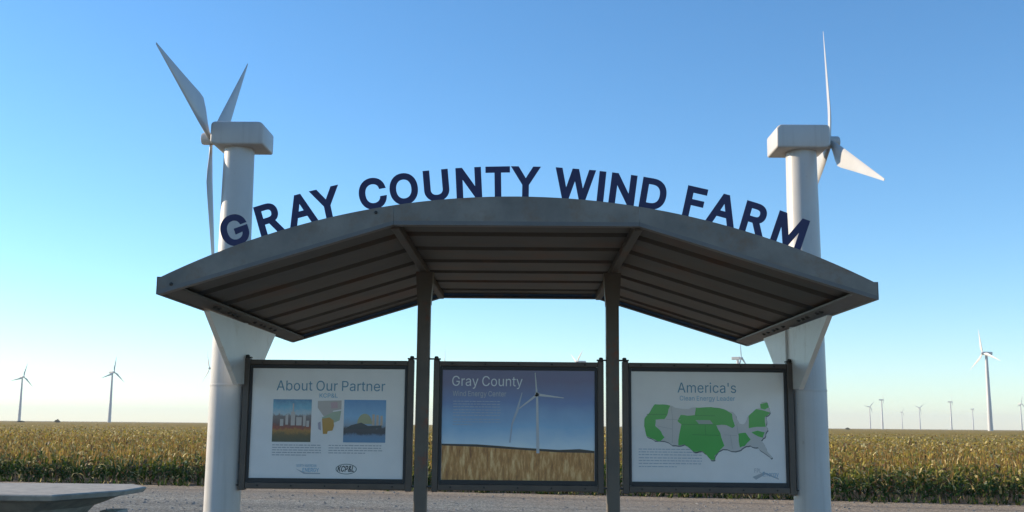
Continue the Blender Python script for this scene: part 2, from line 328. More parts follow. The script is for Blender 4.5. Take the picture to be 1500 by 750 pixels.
# ------------------------------------------------------------------ materials
M = {}
def painted_tube():
    m, nt, b = nodes_of('white_paint')
    v = objcoord(nt)
    base = ramp(nt, noise(nt, v, 3.0, 5), [(0.3, (0.535, 0.515, 0.485)), (0.7, (0.48, 0.465, 0.44))])
    mp = nt.nodes.new('ShaderNodeMapping')
    mp.inputs['Scale'].default_value = (16, 16, 0.7)
    nt.links.new(v, mp.inputs[0])
    st = ramp(nt, noise(nt, mp.outputs[0], 1.0, 5, 0.65), [(0.52, (0, 0, 0)), (0.8, (0.55, 0.55, 0.55))])
    base = mixc(nt, st, base, (0.33, 0.31, 0.275))
    sp = ramp(nt, noise(nt, v, 22, 3, 0.6), [(0.68, (0, 0, 0)), (0.76, (0.5, 0.5, 0.5))])
    base = mixc(nt, sp, base, (0.30, 0.25, 0.2))
    nt.links.new(base, b.inputs['Base Color'])
    nt.links.new(ramp(nt, noise(nt, v, 5, 4), [(0.3, (0.3, 0.3, 0.3)), (0.7, (0.5, 0.5, 0.5))]), b.inputs['Roughness'])
    bump(nt, b, noise(nt, v, 6, 4), 0.12, 0.01)
    return m
M['white_paint'] = painted_tube()
M['blade_paint'] = mat('blade_paint', (0.48, 0.48, 0.47), (0.42, 0.42, 0.415), 4.0, 0.35)
M['galv'] = mat('galvanised_steel', (0.25, 0.222, 0.185), (0.145, 0.13, 0.112), 3.6, 0.55, 0.25, bmp=0.15, bscale=25, stain=(0.19, 0.125, 0.08), stain_scale=5.1, stain_pos=(0.52, 0.72))
M['lip'] = mat('edge_steel', (0.165, 0.15, 0.138), (0.125, 0.118, 0.11), 4.0, 0.5, 0.2)
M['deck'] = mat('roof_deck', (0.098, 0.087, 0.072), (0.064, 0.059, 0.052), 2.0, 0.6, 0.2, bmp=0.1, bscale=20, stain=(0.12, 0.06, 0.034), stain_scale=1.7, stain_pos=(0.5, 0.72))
M['beam'] = mat('beam_steel', (0.075, 0.072, 0.068), (0.055, 0.053, 0.051), 4.0, 0.55, 0.25, stain=(0.17, 0.08, 0.04), stain_scale=5, stain_pos=(0.55, 0.7))
M['post'] = mat('post_steel', (0.145, 0.118, 0.09), (0.10, 0.086, 0.07), 5.0, 0.5, 0.25, stain=(0.20, 0.075, 0.045), stain_scale=6, stain_pos=(0.58, 0.7))
M['bracket'] = mat('bracket_plate', (0.80, 0.80, 0.77), (0.74, 0.74, 0.71), 3.0, 0.45, 0.1, stain=(0.62, 0.59, 0.53), stain_scale=4)
M['frame'] = mat('bronze_frame', (0.115, 0.088, 0.068), (0.082, 0.065, 0.052), 7.0, 0.45, 0.2, bmp=0.05)
M['gasket'] = mat('black_gasket', (0.028, 0.027, 0.027), None, 7.0, 0.5)
M['bolt'] = mat('bolt_steel', (0.05, 0.045, 0.04), None, 20, 0.5, 0.5)
M['navy'] = mat('navy_letter_paint', (0.014, 0.0145, 0.082), (0.012, 0.0125, 0.07), 4, 0.45)
M['concrete'] = mat('table_concrete', (0.40, 0.365, 0.30), (0.23, 0.212, 0.18), 5.0, 0.75, bmp=0.7, bscale=40, stain=(0.18, 0.165, 0.14), stain_scale=3)
M['tur'] = mat('turbine_paint', (0.52, 0.52, 0.52), (0.47, 0.47, 0.47), 0.2, 0.45)

# ------------------------------------------------------------------ ground
def gravel_mat():
    m, nt, b = nodes_of('gravel')
    v = objcoord(nt)
    fine = noise(nt, v, 17, 8, 0.9)
    c = ramp(nt, fine, [(0.42, (0.052, 0.051, 0.044)), (0.48, (0.185, 0.183, 0.16)), (0.53, (0.30, 0.295, 0.258)), (0.585, (0.58, 0.57, 0.51))])
    st = ramp(nt, noise(nt, v, 6, 5, 0.75), [(0.36, (0.45, 0.45, 0.46)), (0.5, (0.95, 0.95, 0.93)), (0.64, (1.0, 1.0, 0.96))])
    c = mixc(nt, 1.0, c, st, 'MULTIPLY')
    # tan, driven-on dirt towards the crop edge and in broken wheel lanes
    sep = nt.nodes.new('ShaderNodeSeparateXYZ')
    nt.links.new(v, sep.inputs[0])
    mx = nt.nodes.new('ShaderNodeMath'); mx.operation = 'MULTIPLY_ADD'
    nt.links.new(sep.outputs[0], mx.inputs[0]); mx.inputs[1].default_value = 0.213
    nt.links.new(sep.outputs[1], mx.inputs[2])
    wob = nt.nodes.new('ShaderNodeMath'); wob.operation = 'MULTIPLY_ADD'
    nt.links.new(noise(nt, v, 0.35, 4), wob.inputs[0]); wob.inputs[1].default_value = 5.0
    nt.links.new(mx.outputs[0], wob.inputs[2])
    mr = nt.nodes.new('ShaderNodeMapRange')
    mr.inputs[1].default_value = 26.0; mr.inputs[2].default_value = 30.5
    nt.links.new(wob.outputs[0], mr.inputs[0])
    tan = ramp(nt, noise(nt, v, 15, 8, 0.9), [(0.42, (0.085, 0.066, 0.045)), (0.5, (0.24, 0.19, 0.135)), (0.585, (0.48, 0.395, 0.29))])
    c = mixc(nt, mr.outputs[0], c, tan)
    mx2 = nt.nodes.new('ShaderNodeMapRange')
    mx2.inputs[1].default_value = -1.0; mx2.inputs[2].default_value = 6.0; mx2.inputs[4].default_value = 0.85
    nt.links.new(sep.outputs[0], mx2.inputs[0])
    c = mixc(nt, mx2.outputs[0], c, tan)
    pm = ramp(nt, noise(nt, v, 0.45, 4, 0.6), [(0.5, (0, 0, 0)), (0.72, (0.45, 0.45, 0.45))])
    c = mixc(nt, pm, c, tan)
    tr = ramp(nt, noise(nt, v, 6.5, 5, 0.8), [(0.38, (0.65, 0.65, 0.65)), (0.52, (1.3, 1.3, 1.3))])
    c = mixc(nt, 1.0, c, tr, 'MULTIPLY')
    lane = nt.nodes.new('ShaderNodeCombineXYZ')           # wheel lanes running along the crop edge
    ls_ = nt.nodes.new('ShaderNodeMath'); ls_.operation = 'MULTIPLY'
    nt.links.new(sep.outputs[0], ls_.inputs[0]); ls_.inputs[1].default_value = 0.04
    nt.links.new(ls_.outputs[0], lane.inputs[0]); nt.links.new(mx.outputs[0], lane.inputs[1])
    lr = ramp(nt, noise(nt, lane.outputs[0], 0.9, 3, 0.6), [(0.38, (0.74, 0.73, 0.72)), (0.62, (1.12, 1.1, 1.06))])
    c = mixc(nt, 1.0, c, lr, 'MULTIPLY')
    nt.links.new(c, b.inputs['Base Color'])
    b.inputs['Roughness'].default_value = 0.9
    bump(nt, b, fine, 1.0, 0.05)
    return m

def soil_mat():
    m, nt, b = nodes_of('field_soil')
    v = objcoord(nt)
    c = ramp(nt, noise(nt, v, 3, 6, 0.7), [(0.3, (0.10, 0.075, 0.05)), (0.7, (0.19, 0.145, 0.10))])
    nt.links.new(c, b.inputs['Base Color'])
    b.inputs['Roughness'].default_value = 0.95
    bump(nt, b, noise(nt, v, 8, 5), 0.8, 0.05)
    return m

bm = B()
S = 9000.0
for ring in [[(-S, -S), (S, -S), (S, S), (-S, S)]]:
    bm.faces.new([bm.verts.new((x, y, 0)) for x, y in ring])
tag(obj('ground', bm, soil_mat()), kind='structure')

EDGE = lambda x: 28.1 - 0.213 * x       # where gravel gives way to the crop
bm = B()
xs = np.linspace(-70, 70, 141)
near = [bm.verts.new((x, -40, 0.004)) for x in xs]
mid = [bm.verts.new((x, 14, 0.004)) for x in xs]
far = [bm.verts.new((x, EDGE(x) - 0.15 + 0.10 * math.sin(x * 1.7) + 0.08 * math.sin(x * 4.1 + 1) + rng.uniform(-0.06, 0.06), 0.004)) for x in xs]
for a, b_ in ((near, mid), (mid, far)):
    for i in range(len(xs) - 1):
        bm.faces.new((a[i], a[i + 1], b_[i + 1], b_[i]))
tag(obj('gravel_lot', bm, gravel_mat()), kind='structure')

# loose stones on the gravel, seen as speckle
def stones():
    n = 3800
    y = nrg.uniform(17, 28, n)
    x = nrg.uniform(-1, 1, n) * (y * 0.52 + 1.5)
    ok = y < EDGE(x) - 0.3
    x, y = x[ok], y[ok]
    n = len(x)
    s = 0.010 + 0.03 * nrg.random(n) ** 2.5
    base = np.array([(1, 0, 0), (0, 1, 0), (-1, 0, 0), (0, -1, 0), (0, 0, 0.8)], float)
    rot = nrg.uniform(0, 6.28, n)
    c, sn = np.cos(rot), np.sin(rot)
    st = nrg.uniform(0.6, 1.2, (n, 1))
    bx = base[None, :, 0] * st
    by = base[None, :, 1] / st
    V = np.empty((n, 5, 3))
    V[..., 0] = x[:, None] + s[:, None] * (bx * c[:, None] - by * sn[:, None])
    V[..., 1] = y[:, None] + s[:, None] * (bx * sn[:, None] + by * c[:, None])
    V[..., 2] = 0.002 + s[:, None] * base[None, :, 2]
    F = np.array([(0, 1, 4), (1, 2, 4), (2, 3, 4), (3, 0, 4)])[None] + (np.arange(n) * 5)[:, None, None]
    me = bpy.data.meshes.new('loose_stones')
    me.from_pydata(V.reshape(-1, 3).tolist(), [], F.reshape(-1, 3).tolist())
    m = mat('stone', (0.26, 0.25, 0.23), (0.14, 0.135, 0.125), 1.9, 0.85)
    me.materials.append(m)
    o = bpy.data.objects.new('loose_stones', me)
    col.objects.link(o)
    tag(o, 'loose grey stones scattered over the gravel lot', 'stones', kind='stuff')
stones()

# ------------------------------------------------------------------ the crop
def crop_mat(name, vcol=True):
    m, nt, b = nodes_of(name)
    if vcol:
        a = nt.nodes.new('ShaderNodeVertexColor')
        a.layer_name = 'leaf'
        c = a.outputs[0]
        nt.links.new(c, b.inputs['Base Color'])
        tr = nt.nodes.new('ShaderNodeBsdfTranslucent')
        nt.links.new(c, tr.inputs[0])
        mx = nt.nodes.new('ShaderNodeMixShader')
        mx.inputs[0].default_value = 0.3
        nt.links.new(b.outputs[0], mx.inputs[1])
        nt.links.new(tr.outputs[0], mx.inputs[2])
        nt.links.new(mx.outputs[0], nt.nodes['Material Output'].inputs[0])
    b.inputs['Roughness'].default_value = 0.6
    b.inputs['Specular IOR Level'].default_value = 0.25
    return m

def canopy_mat():
    m, nt, b = nodes_of('crop_canopy')
    v = objcoord(nt)
    mp = nt.nodes.new('ShaderNodeMapping')
    mp.inputs['Scale'].default_value = (1.0, 0.45, 1.0)
    nt.links.new(v, mp.inputs[0])
    c = ramp(nt, noise(nt, mp.outputs[0], 1.3, 6, 0.8), [(0.32, (0.13, 0.09, 0.02)), (0.5, (0.29, 0.20, 0.045)), (0.68, (0.44, 0.31, 0.085))])
    mp2 = nt.nodes.new('ShaderNodeMapping')
    mp2.inputs['Scale'].default_value = (0.25, 1.0, 1.0)
    nt.links.new(v, mp2.inputs[0])
    g = ramp(nt, noise(nt, mp2.outputs[0], 0.012, 3, 0.5), [(0.5, (0, 0, 0)), (0.66, (0.5, 0.5, 0.5))])
    c = mixc(nt, g, c, (0.19, 0.185, 0.05))
    nt.links.new(c, b.inputs['Base Color'])
    b.inputs['Roughness'].default_value = 0.9
    b.inputs['Specular IOR Level'].default_value = 0.1
    bump(nt, b, noise(nt, v, 2.2, 4, 0.7), 1.0, 0.35)
    return m

def hue(n, t, dry):
    """leaf colours: t = height on plant 0..1, dry = plant dryness 0..1"""
    green = np.array([0.034, 0.080, 0.013]); olive = np.array([0.185, 0.20, 0.032])
    gold = np.array([0.42, 0.31, 0.055]); straw = np.array([0.66, 0.54, 0.24]); brown = np.array([0.17, 0.095, 0.045])
    k = np.clip(t * 1.15 + dry * 0.60 - 0.55 + nrg.normal(0, 0.14, n), 0, 1)[:, None]
    c = np.where(k < 0.4, green + (olive - green) * k / 0.4, olive + (gold - olive) * (k - 0.4) / 0.6)
    r = nrg.random(n)[:, None]
    c = np.where(r < 0.06 + 0.14 * k, straw, c)
    c = np.where(r > 0.88, brown, c)
    return c * nrg.uniform(0.75, 1.25, (n, 1))

def make_crop():
    Vs, Fs, Cs, base = [], [], [], 0
    def add_strips(P, W, colr):
        """P: (n,k,3) spine points, W: (n,k,3) half-width vectors -> quads"""
        nonlocal base
        n, k, _ = P.shape
        V = np.stack([P - W, P + W], 2).reshape(n, k * 2, 3)
        q = np.array([(2 * i, 2 * i + 1, 2 * i + 3, 2 * i + 2) for i in range(k - 1)])
        F = q[None] + (np.arange(n) * k * 2)[:, None, None] + base
        Vs.append(V.reshape(-1, 3)); Fs.append(F.reshape(-1, 4))
        Cs.append(np.repeat(colr, k * 2, 0))
        base += n * k * 2
    def plants(d0, d1, row, step, nleaf, k, wid, margin, head):
        rows = np.arange(d0, d1, row)
        for rd in rows:
            half = (28 + rd) * 0.86 + margin + 4
            x = np.arange(-half, half, step)
            x = x + nrg.uniform(-0.45, 0.45, len(x)) * step
            y = EDGE(x) + rd + nrg.normal(0, 0.06 + row * 0.08, len(x)) + 0.15
            keep = nrg.random(len(x)) > 0.05
            x, y = x[keep], y[keep]
            n = len(x)
            patch = 0.5 + 0.5 * np.sin(x * 0.31 + y * 0.17) * np.sin(x * 0.11 - y * 0.23 + 1.3)
            h = (0.66 + 0.20 * patch) * nrg.uniform(0.78, 1.16, n) * np.where(nrg.random(n) < 0.05, 1.22, 1.0)
            if rd < 1.0:
                h *= nrg.uniform(0.7, 1.08, n)
            dry = np.clip(0.45 + 0.4 * (patch - 0.5) + nrg.normal(0, 0.22, n) + min(rd, 6) * 0.06 + min(rd, 60) * 0.008, 0, 1.5) - (0.6 if rd < 2.2 else 0.0)
            for j in range(nleaf):
                t = np.clip((j + nrg.random(n)) / nleaf, 0, 1)
                az = nrg.uniform(0, 2 * np.pi, n)
                z0 = h * (0.08 + 0.80 * t)
                L = nrg.uniform(0.24, 0.46, n) * (1.1 - 0.35 * t)
                el = nrg.uniform(0.5, 1.25, n)
                dirh = np.stack([np.cos(az), np.sin(az), np.zeros(n)], 1)
                P = np.empty((n, k, 3)); W = np.empty((n, k, 3))
                side = np.stack([-np.sin(az), np.cos(az), nrg.uniform(-0.5, 0.5, n)], 1)
                cur = np.stack([x, y, z0], 1)
                for s in range(k):
                    P[:, s] = cur
                    f = s / (k - 1)
                    w = wid * (0.35 + 0.65 * math.sin(math.pi * min(1, 0.25 + f * 0.62))) * (1 - f) ** 0.5 if s < k - 1 else 0.004
                    W[:, s] = side * w * 0.5
                    a = el - f * nrg.uniform(1.6, 2.6, n)
                    cur = cur + (dirh * np.cos(a)[:, None] + np.array([0, 0, 1.0]) * np.sin(a)[:, None]) * (L / (k - 1))[:, None]
                P[..., 2] = np.maximum(P[..., 2], 0.02)
                add_strips(P, W, hue(n, t, dry))
            # stalk and seed head
            az = nrg.uniform(0, np.pi, n)
            lean = nrg.normal(0, 0.05, (n, 2))
            top = np.stack([x + lean[:, 0], y + lean[:, 1], h * 0.95], 1)
            bot = np.stack([x, y, np.zeros(n)], 1)
            wv = np.stack([np.cos(az), np.sin(az), np.zeros(n)], 1)
            add_strips(np.stack([bot, top], 1), np.stack([wv * 0.010, wv * 0.007], 1), np.array([[0.13, 0.12, 0.045]]) * nrg.uniform(0.7, 1.3, (n, 1)))
            if head:
                for q in range(2):
                    wv2 = np.stack([np.cos(az + q * 1.57), np.sin(az + q * 1.57), np.zeros(n)], 1)
                    hh = nrg.uniform(0.08, 0.17, n)[:, None]
                    up = np.array([[0, 0, 1.0]])
                    P = np.stack([top - up * 0.02, top + up * hh * 0.45, top + up * hh], 1)
                    W = np.stack([wv2 * 0.006, wv2 * 0.018, wv2 * 0.004], 1)
                    hc = np.array([[0.42, 0.26, 0.08]]) * nrg.uniform(0.6, 1.35, (n, 1))
                    add_strips(P, W, hc)
    # low weeds spilling over the edge of the gravel
    n = 1500
    x = nrg.uniform(-34, 34, n); y = EDGE(x) - np.abs(nrg.normal(0, 0.28, n)) + 0.1
    for q in range(5):
        az = nrg.uniform(0, 6.28, n); L = nrg.uniform(0.05, 0.22, n); a = nrg.uniform(0.3, 1.4, n)
        d = np.stack([np.cos(az) * np.cos(a), np.sin(az) * np.cos(a), np.sin(a)], 1)
        b0 = np.stack([x, y, np.zeros(n)], 1)
        sd_ = np.stack([-np.sin(az), np.cos(az), np.zeros(n)], 1) * 0.012
        add_strips(np.stack([b0, b0 + d * L[:, None] * 0.6, b0 + d * L[:, None]], 1), np.stack([sd_, sd_, sd_ * 0.1], 1), hue(n, np.full(n, 0.2), nrg.uniform(0, 1, n)))
    plants(0.0, 4.0, 0.62, 0.14, 9, 4, 0.066, 4, True)
    plants(4.0, 16.0, 0.72, 0.21, 6, 3, 0.072, 5, True)
    plants(16.0, 42.0, 0.95, 0.34, 5, 3, 0.105, 6, True)
    plants(42.0, 105.0, 1.5, 0.65, 5, 3, 0.15, 8, False)
    plants(105.0, 190.0, 3.0, 1.1, 4, 3, 0.26, 12, False)
    V = np.concatenate(Vs); F = np.concatenate(Fs); C = np.concatenate(Cs)
    nleaf = len(F)
    # canopy further out: one sheet lying just under the seed heads
    ds = [70, 110, 170, 260, 420, 700, 1200, 2200, 4000, 6000, 8400]
    us = np.linspace(-1, 1, 61)
    cv = []
    for i, d in enumerate(ds):
        for u in us:
            X = u * min(d * 0.85 + 60, 8500)
            cv.append((X, d - 0.213 * X * (1 if d < 1000 else 0.3), 0.42 if d == 70 else 0.60 if d == 110 else 0.68))
    cv = np.array(cv)
    m = len(us)
    cf = np.array([(i * m + j, i * m + j + 1, (i + 1) * m + j + 1, (i + 1) * m + j) for i in range(len(ds) - 1) for j in range(m - 1)]) + len(V)
    V = np.concatenate([V, cv]); F = np.concatenate([F, cf]); C = np.concatenate([C, np.full((len(cv), 3), 0.1)])
    me = bpy.data.meshes.new('grain_crop')
    me.vertices.add(len(V)); me.vertices.foreach_set('co', V.astype(np.float32).ravel())
    me.loops.add(F.size); me.loops.foreach_set('vertex_index', F.astype(np.int32).ravel())
    me.polygons.add(len(F)); me.polygons.foreach_set('loop_start', np.arange(len(F), dtype=np.int32) * 4)
    mi = np.zeros(len(F), np.int32); mi[nleaf:] = 1
    me.polygons.foreach_set('material_index', mi)
    me.update(calc_edges=True)
    at = me.color_attributes.new('leaf', 'FLOAT_COLOR', 'POINT')
    at.data.foreach_set('color', np.c_[C, np.ones(len(C))].astype(np.float32).ravel())
    me.materials.append(crop_mat('crop_leaves'))
    me.materials.append(canopy_mat())
    o = bpy.data.objects.new('grain_crop', me)
    col.objects.link(o)
    tag(o, 'ripening golden grain crop filling the field out to the horizon', 'crop', kind='stuff')
    print('crop faces', len(F))
make_crop()

# ------------------------------------------------------------------ shelter
CX = -0.063
YF, YB = 6.30, 10.05
XJ, XE = 0.725, 2.10          # half spans: fold of the roof, outer edge
ZJ, ZE = 2.87, 2.445
shelter = empty('information_shelter', (CX, 8.2, 0), 'grey steel shelter with a three-sided ribbed roof and blue lettering along its arched front', 'shelter')

def zroof(x):
    ax = abs(x)
    return ZJ if ax <= XJ else ZJ + (ZE - ZJ) * (ax - XJ) / (XE - XJ)

# deck: ribbed sheet, ribs run parallel with the fascia
prof = []
y = YF + 0.03 - 8.2
pitch = 0.575
yy = y
while yy < YB - 8.2 - 0.05:
    for dy, dz in ((0.0, 0.0), (0.425, 0.0), (0.46, 0.10), (0.545, 0.10)):
        if yy + dy < YB - 8.2 - 0.03:
            prof.append((yy + dy, dz))
    yy += pitch
prof.append((YB - 8.2 - 0.03, 0.0))
def deck(x0, x1, name='roof_panel'):
    bm = B()
    lo = [[bm.verts.new((x, y_, zroof(x) + 0.035 + dz)) for y_, dz in prof] for x in (x0, x1)]
    up = [[bm.verts.new((x, y_, zroof(x) + 0.043 + dz)) for y_, dz in prof] for x in (x0, x1)]
    n = len(prof)
    for i in range(n - 1):
        bm.faces.new((lo[0][i], lo[0][i + 1], lo[1][i + 1], lo[1][i]))
        bm.faces.new((up[0][i], up[1][i], up[1][i + 1], up[0][i + 1]))
        for s in (0, 1):
            bm.faces.new((lo[s][i], up[s][i], up[s][i + 1], lo[s][i + 1]))
    for i in (0, n - 1):
        bm.faces.new((lo[0][i], lo[1][i], up[1][i], up[0][i]))
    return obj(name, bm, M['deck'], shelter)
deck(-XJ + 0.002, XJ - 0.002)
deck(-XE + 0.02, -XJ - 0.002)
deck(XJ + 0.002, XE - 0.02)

# fascia: arched top over a folded bottom edge
AR, AZ = 4.637, -1.600
def arc_z(x): return AZ + math.sqrt(AR * AR - x * x)
fascias = []
def fascia(x0, x1, yl, yr, front=True):
    bm = B()
    n = 18
    xs_ = [x0 + (x1 - x0) * i / n for i in range(n + 1)]
    pts = [(x0, 0, zroof(x0)), (x1, 0, zroof(x1))] + [(x, 0, arc_z(x)) for x in reversed(xs_)]
    pts = [(p[0], (YF if front else YB) - 8.2, p[2]) for p in pts]
    prism(bm, pts, (0, -0.014 if front else 0.014, 0))
    o = obj('fascia', bm, M['galv'], shelter)
    bm = B()
    za, zb = zroof(x0), zroof(x1)
    yb = (YF - 8.2 - 0.016) if front else (YB - 8.2 - 0.05)
    prism(bm, [(x0, yb, za - 0.008), (x1, yb, zb - 0.008), (x1, yb, zb + 0.016), (x0, yb, za + 0.016)], (0, 0.06, 0))
    obj('lower_lip', bm, M['lip'], o)
    return o
g = 0.0008
for a, b_ in ((-XE, -XJ - g), (-XJ + g, XJ - g), (XJ + g, XE)):
    fascias.append(fascia(a, b_, 0, 0))
# rear edge beam: straight folded channel
for a, b_ in ((-XE, -XJ - g), (-XJ + g, XJ - g), (XJ + g, XE)):
    bm = B()
    prism(bm, [(a, YB - 8.2, zroof(a) - 0.004), (b_, YB - 8.2, zroof(b_) - 0.004), (b_, YB - 8.2, zroof(b_) + 0.11), (a, YB - 8.2, zroof(a) + 0.11)], (0, 0.016, 0))
    prism(bm, [(a, YB - 8.2 - 0.07, zroof(a) - 0.004), (b_, YB - 8.2 - 0.07, zroof(b_) - 0.004), (b_, YB - 8.2 - 0.07, zroof(b_) + 0.006), (a, YB - 8.2 - 0.07, zroof(a) + 0.006)], (0, 0.068, 0))
    obj('rear_beam', bm, M['beam'], shelter)

# side beams with bolt holes, fold beams, posts
for s in (-1, 1):
    bm = B()
    box(bm, s * XE - 0.012, s * XE + 0.012, YF - 8.2 + 0.002, YB - 8.2 - 0.002, ZE - 0.004, ZE + 0.10)
    x0, x1 = sorted((s * (XE - 0.014), s * (XE - 0.115)))
    prism(bm, [(x0, YF - 8.2 + 0.05, zroof(x0) - 0.002), (x1, YF - 8.2 + 0.05, zroof(x1) - 0.002), (x1, YF - 8.2 + 0.05, zroof(x1) + 0.010), (x0, YF - 8.2 + 0.05, zroof(x0) + 0.010)], (0, YB - YF - 0.13, 0))
    beam = obj('side_beam', bm, M['lip'] if s > 0 else M['deck'], shelter)  # right beam paler, left darker: uneven sky light put into the steel colour
    for yb_ in (-0.98, -0.88, -0.62, -0.5, -0.38, 0.10, 0.30, 0.42, 0.62, 0.78):
        bm = B()
        lathe(bm, [(0.017, 0), (0.017, 0.008), (0.009, 0.009), (0.009, 0.014)], 8)
        xb = s * (XE - 0.075)
        for v in bm.verts:
            v.co.z *= -1
            v.co += Vector((xb, yb_, zroof(xb) - 0.001))
        obj('bolt', bm, M['bolt'], beam)
    # fold beam under the roof
    bm = B()
    xa = s * XJ
    box(bm, xa - 0.026, xa + 0.026, YF - 8.2 + 0.05, YB - 8.2 - 0.08, ZJ - 0.022, ZJ + 0.034, 0.008)
    obj('fold_beam', bm, M['deck'], shelter)
    px = s * 0.712
    bm = B()
    box(bm, px - 0.048, px + 0.048, -0.05, 0.05, 0.012, ZJ - 0.026, 0.012)
    po = obj('post', bm, M['post'], shelter)
    bm = B()
    box(bm, px - 0.13, px + 0.13, -0.13, 0.13, 0.0, 0.014)
    obj('base_plate', bm, M['beam'], po)
    bm = B()          # gusset cap where the post meets the fold
    prism(bm, [(px - 0.050, -0.052, 2.60), (px + 0.050, -0.052, 2.60), (px + 0.066, -0.052, ZJ - 0.024), (px - 0.066, -0.052, ZJ - 0.024)], (0, 0.104, 0))
    obj('gusset', bm, M['post'], po)
    # wing brackets reaching from the tower to the roof edge
    bm = B()
    xp = s * (XE - 0.048)
    t = s * 0.016
    pts = [(xp, -1.03, ZE - 0.006), (xp, 0.93, ZE - 0.006), (xp, 0.26, 1.985), (xp, -0.22, 1.985)]
    prism(bm, pts, (t, 0, 0))
    br = obj('roof_bracket', bm, M['bracket'], shelter)
    bm = B()          # stiffening flange on the slanted front edge
    d = Vector((0, -0.22 + 1.03, 1.985 - ZE + 0.006)).normalized()
    nrm = Vector((0, -d.z, d.y))
    a0, a1 = Vector(pts[0]), Vector(pts[3])
    off = nrm * (-0.002 if nrm.y > 0 else 0.002)
    prism(bm, [a0 + Vector((-s * 0.004, 0, 0)) + off, a0 + Vector((s * 0.03, 0, 0)) + off, a1 + Vector((s * 0.03, 0, 0)) + off, a1 + Vector((-s * 0.004, 0, 0)) + off], off.normalized() * 0.008)
    obj('flange', bm, M['bracket'], br)
    if s > 0:             # folded stiffener on the right-hand plate
        bm = B()
        box(bm, xp - 0.018, xp - 0.002, 0.09, 0.10, 1.995, ZE - 0.01)
        obj('rib', bm, M['bracket'], br)

# bolts on the fascia face
for fx, fz, fi in ((-2.02, 2.50, 0), (-0.83, 2.935, 0)):
    bm = B()
    lathe(bm, [(0.010, 0), (0.010, -0.006), (0.006, -0.009)], 8, 'Y')
    for v in bm.verts:
        v.co += Vector((fx, YF - 8.2 - 0.0145, fz))
    obj('bolt', bm, M['bolt'], fascias[fi])

# ---- letters, each a cut-out standing on the arch
ref = text_mesh('N')
b0 = bounds(ref)
CAP = b0[3] - b0[2]
ref.free()
LH = 0.187
WT = 0.0275
ls = LH / (CAP + 2 * WT)
letters = [('G', -20.2), ('R', -17.6), ('A', -15.25), ('Y', -13.35), ('C', -9.98), ('O', -7.72), ('U', -5.36), ('N', -3.02), ('T', -0.93), ('Y', 1.07),
           ('W', 4.6), ('I', 6.52), ('N', 8.07), ('D', 10.29), ('F', 13.3), ('A', 15.36), ('R', 17.7), ('M', 20.3)]
for ch, deg in letters:
    bm = text_mesh(ch, WT, 0.005 / ls)
    for v in bm.verts:
        v.co *= ls
    x0, x1, y0, y1 = bounds(bm)
    a = R(deg - 0.43)
    for v in bm.verts:
        lx, lz, ly = v.co.x - (x0 + x1) / 2, v.co.y, v.co.z
        rr = AR + lz + 0.006
        X, Z = lx * math.cos(a) + rr * math.sin(a), AZ - lx * math.sin(a) + rr * math.cos(a)
        v.co = (X, YF - 8.2 - 0.004 - ly, Z)
    X = AR * math.sin(a)
    f = fascias[0] if X < -XJ else fascias[2] if X > XJ else fascias[1]
    obj('letter', bm, M['navy'], f)

# ------------------------------------------------------------------ model turbines that carry the shelter
def blade_bm(L, chord, root, thick, twist=0.0, n=14):
    """blade along +Z, chord along Y, thickness along X; straight leading edge (+Y side), kinked trailing edge"""
    bm = B()
    rings = []
    for i in range(n + 1):
        f = i / n
        z = 0.03 * L + f * 0.97 * L
        if f < 0.24:
            c = root + (chord - root) * math.sin(f / 0.24 * math.pi / 2) ** 1.5
        else:
            c = chord + (0.012 * L - chord) * ((f - 0.24) / 0.76) ** 0.95
        tk = thick * (1 - 0.9 * f)
        lead = root * 0.5 * (1 - f * 0.6)
        ring = []
        for k in range(12):
            a = 2 * math.pi * k / 12
            u = 0.5 * (1 + math.cos(a))                # 1 = leading, 0 = trailing
            yv = lead - c * (1 - u)
            xv = 0.5 * tk * math.sin(a) * (0.35 + 0.65 * u) * (1.3 if f > 0.1 else 1.0)
            tw = twist * (1 - 0.3 * f)
            yc = yv - lead + c * 0.3
            ring.append(bm.verts.new((xv * math.cos(tw) + yc * math.sin(tw), lead - c * 0.3 + yc * math.cos(tw) - xv * math.sin(tw), z)))
        rings.append(ring)
    for a, b_ in zip(rings, rings[1:]):
        for k in range(12):
            bm.faces.new((a[k], a[(k + 1) % 12], b_[(k + 1) % 12], b_[k]))
    bm.faces.new(rings[0])
    bm.faces.new(rings[-1])
    return bm

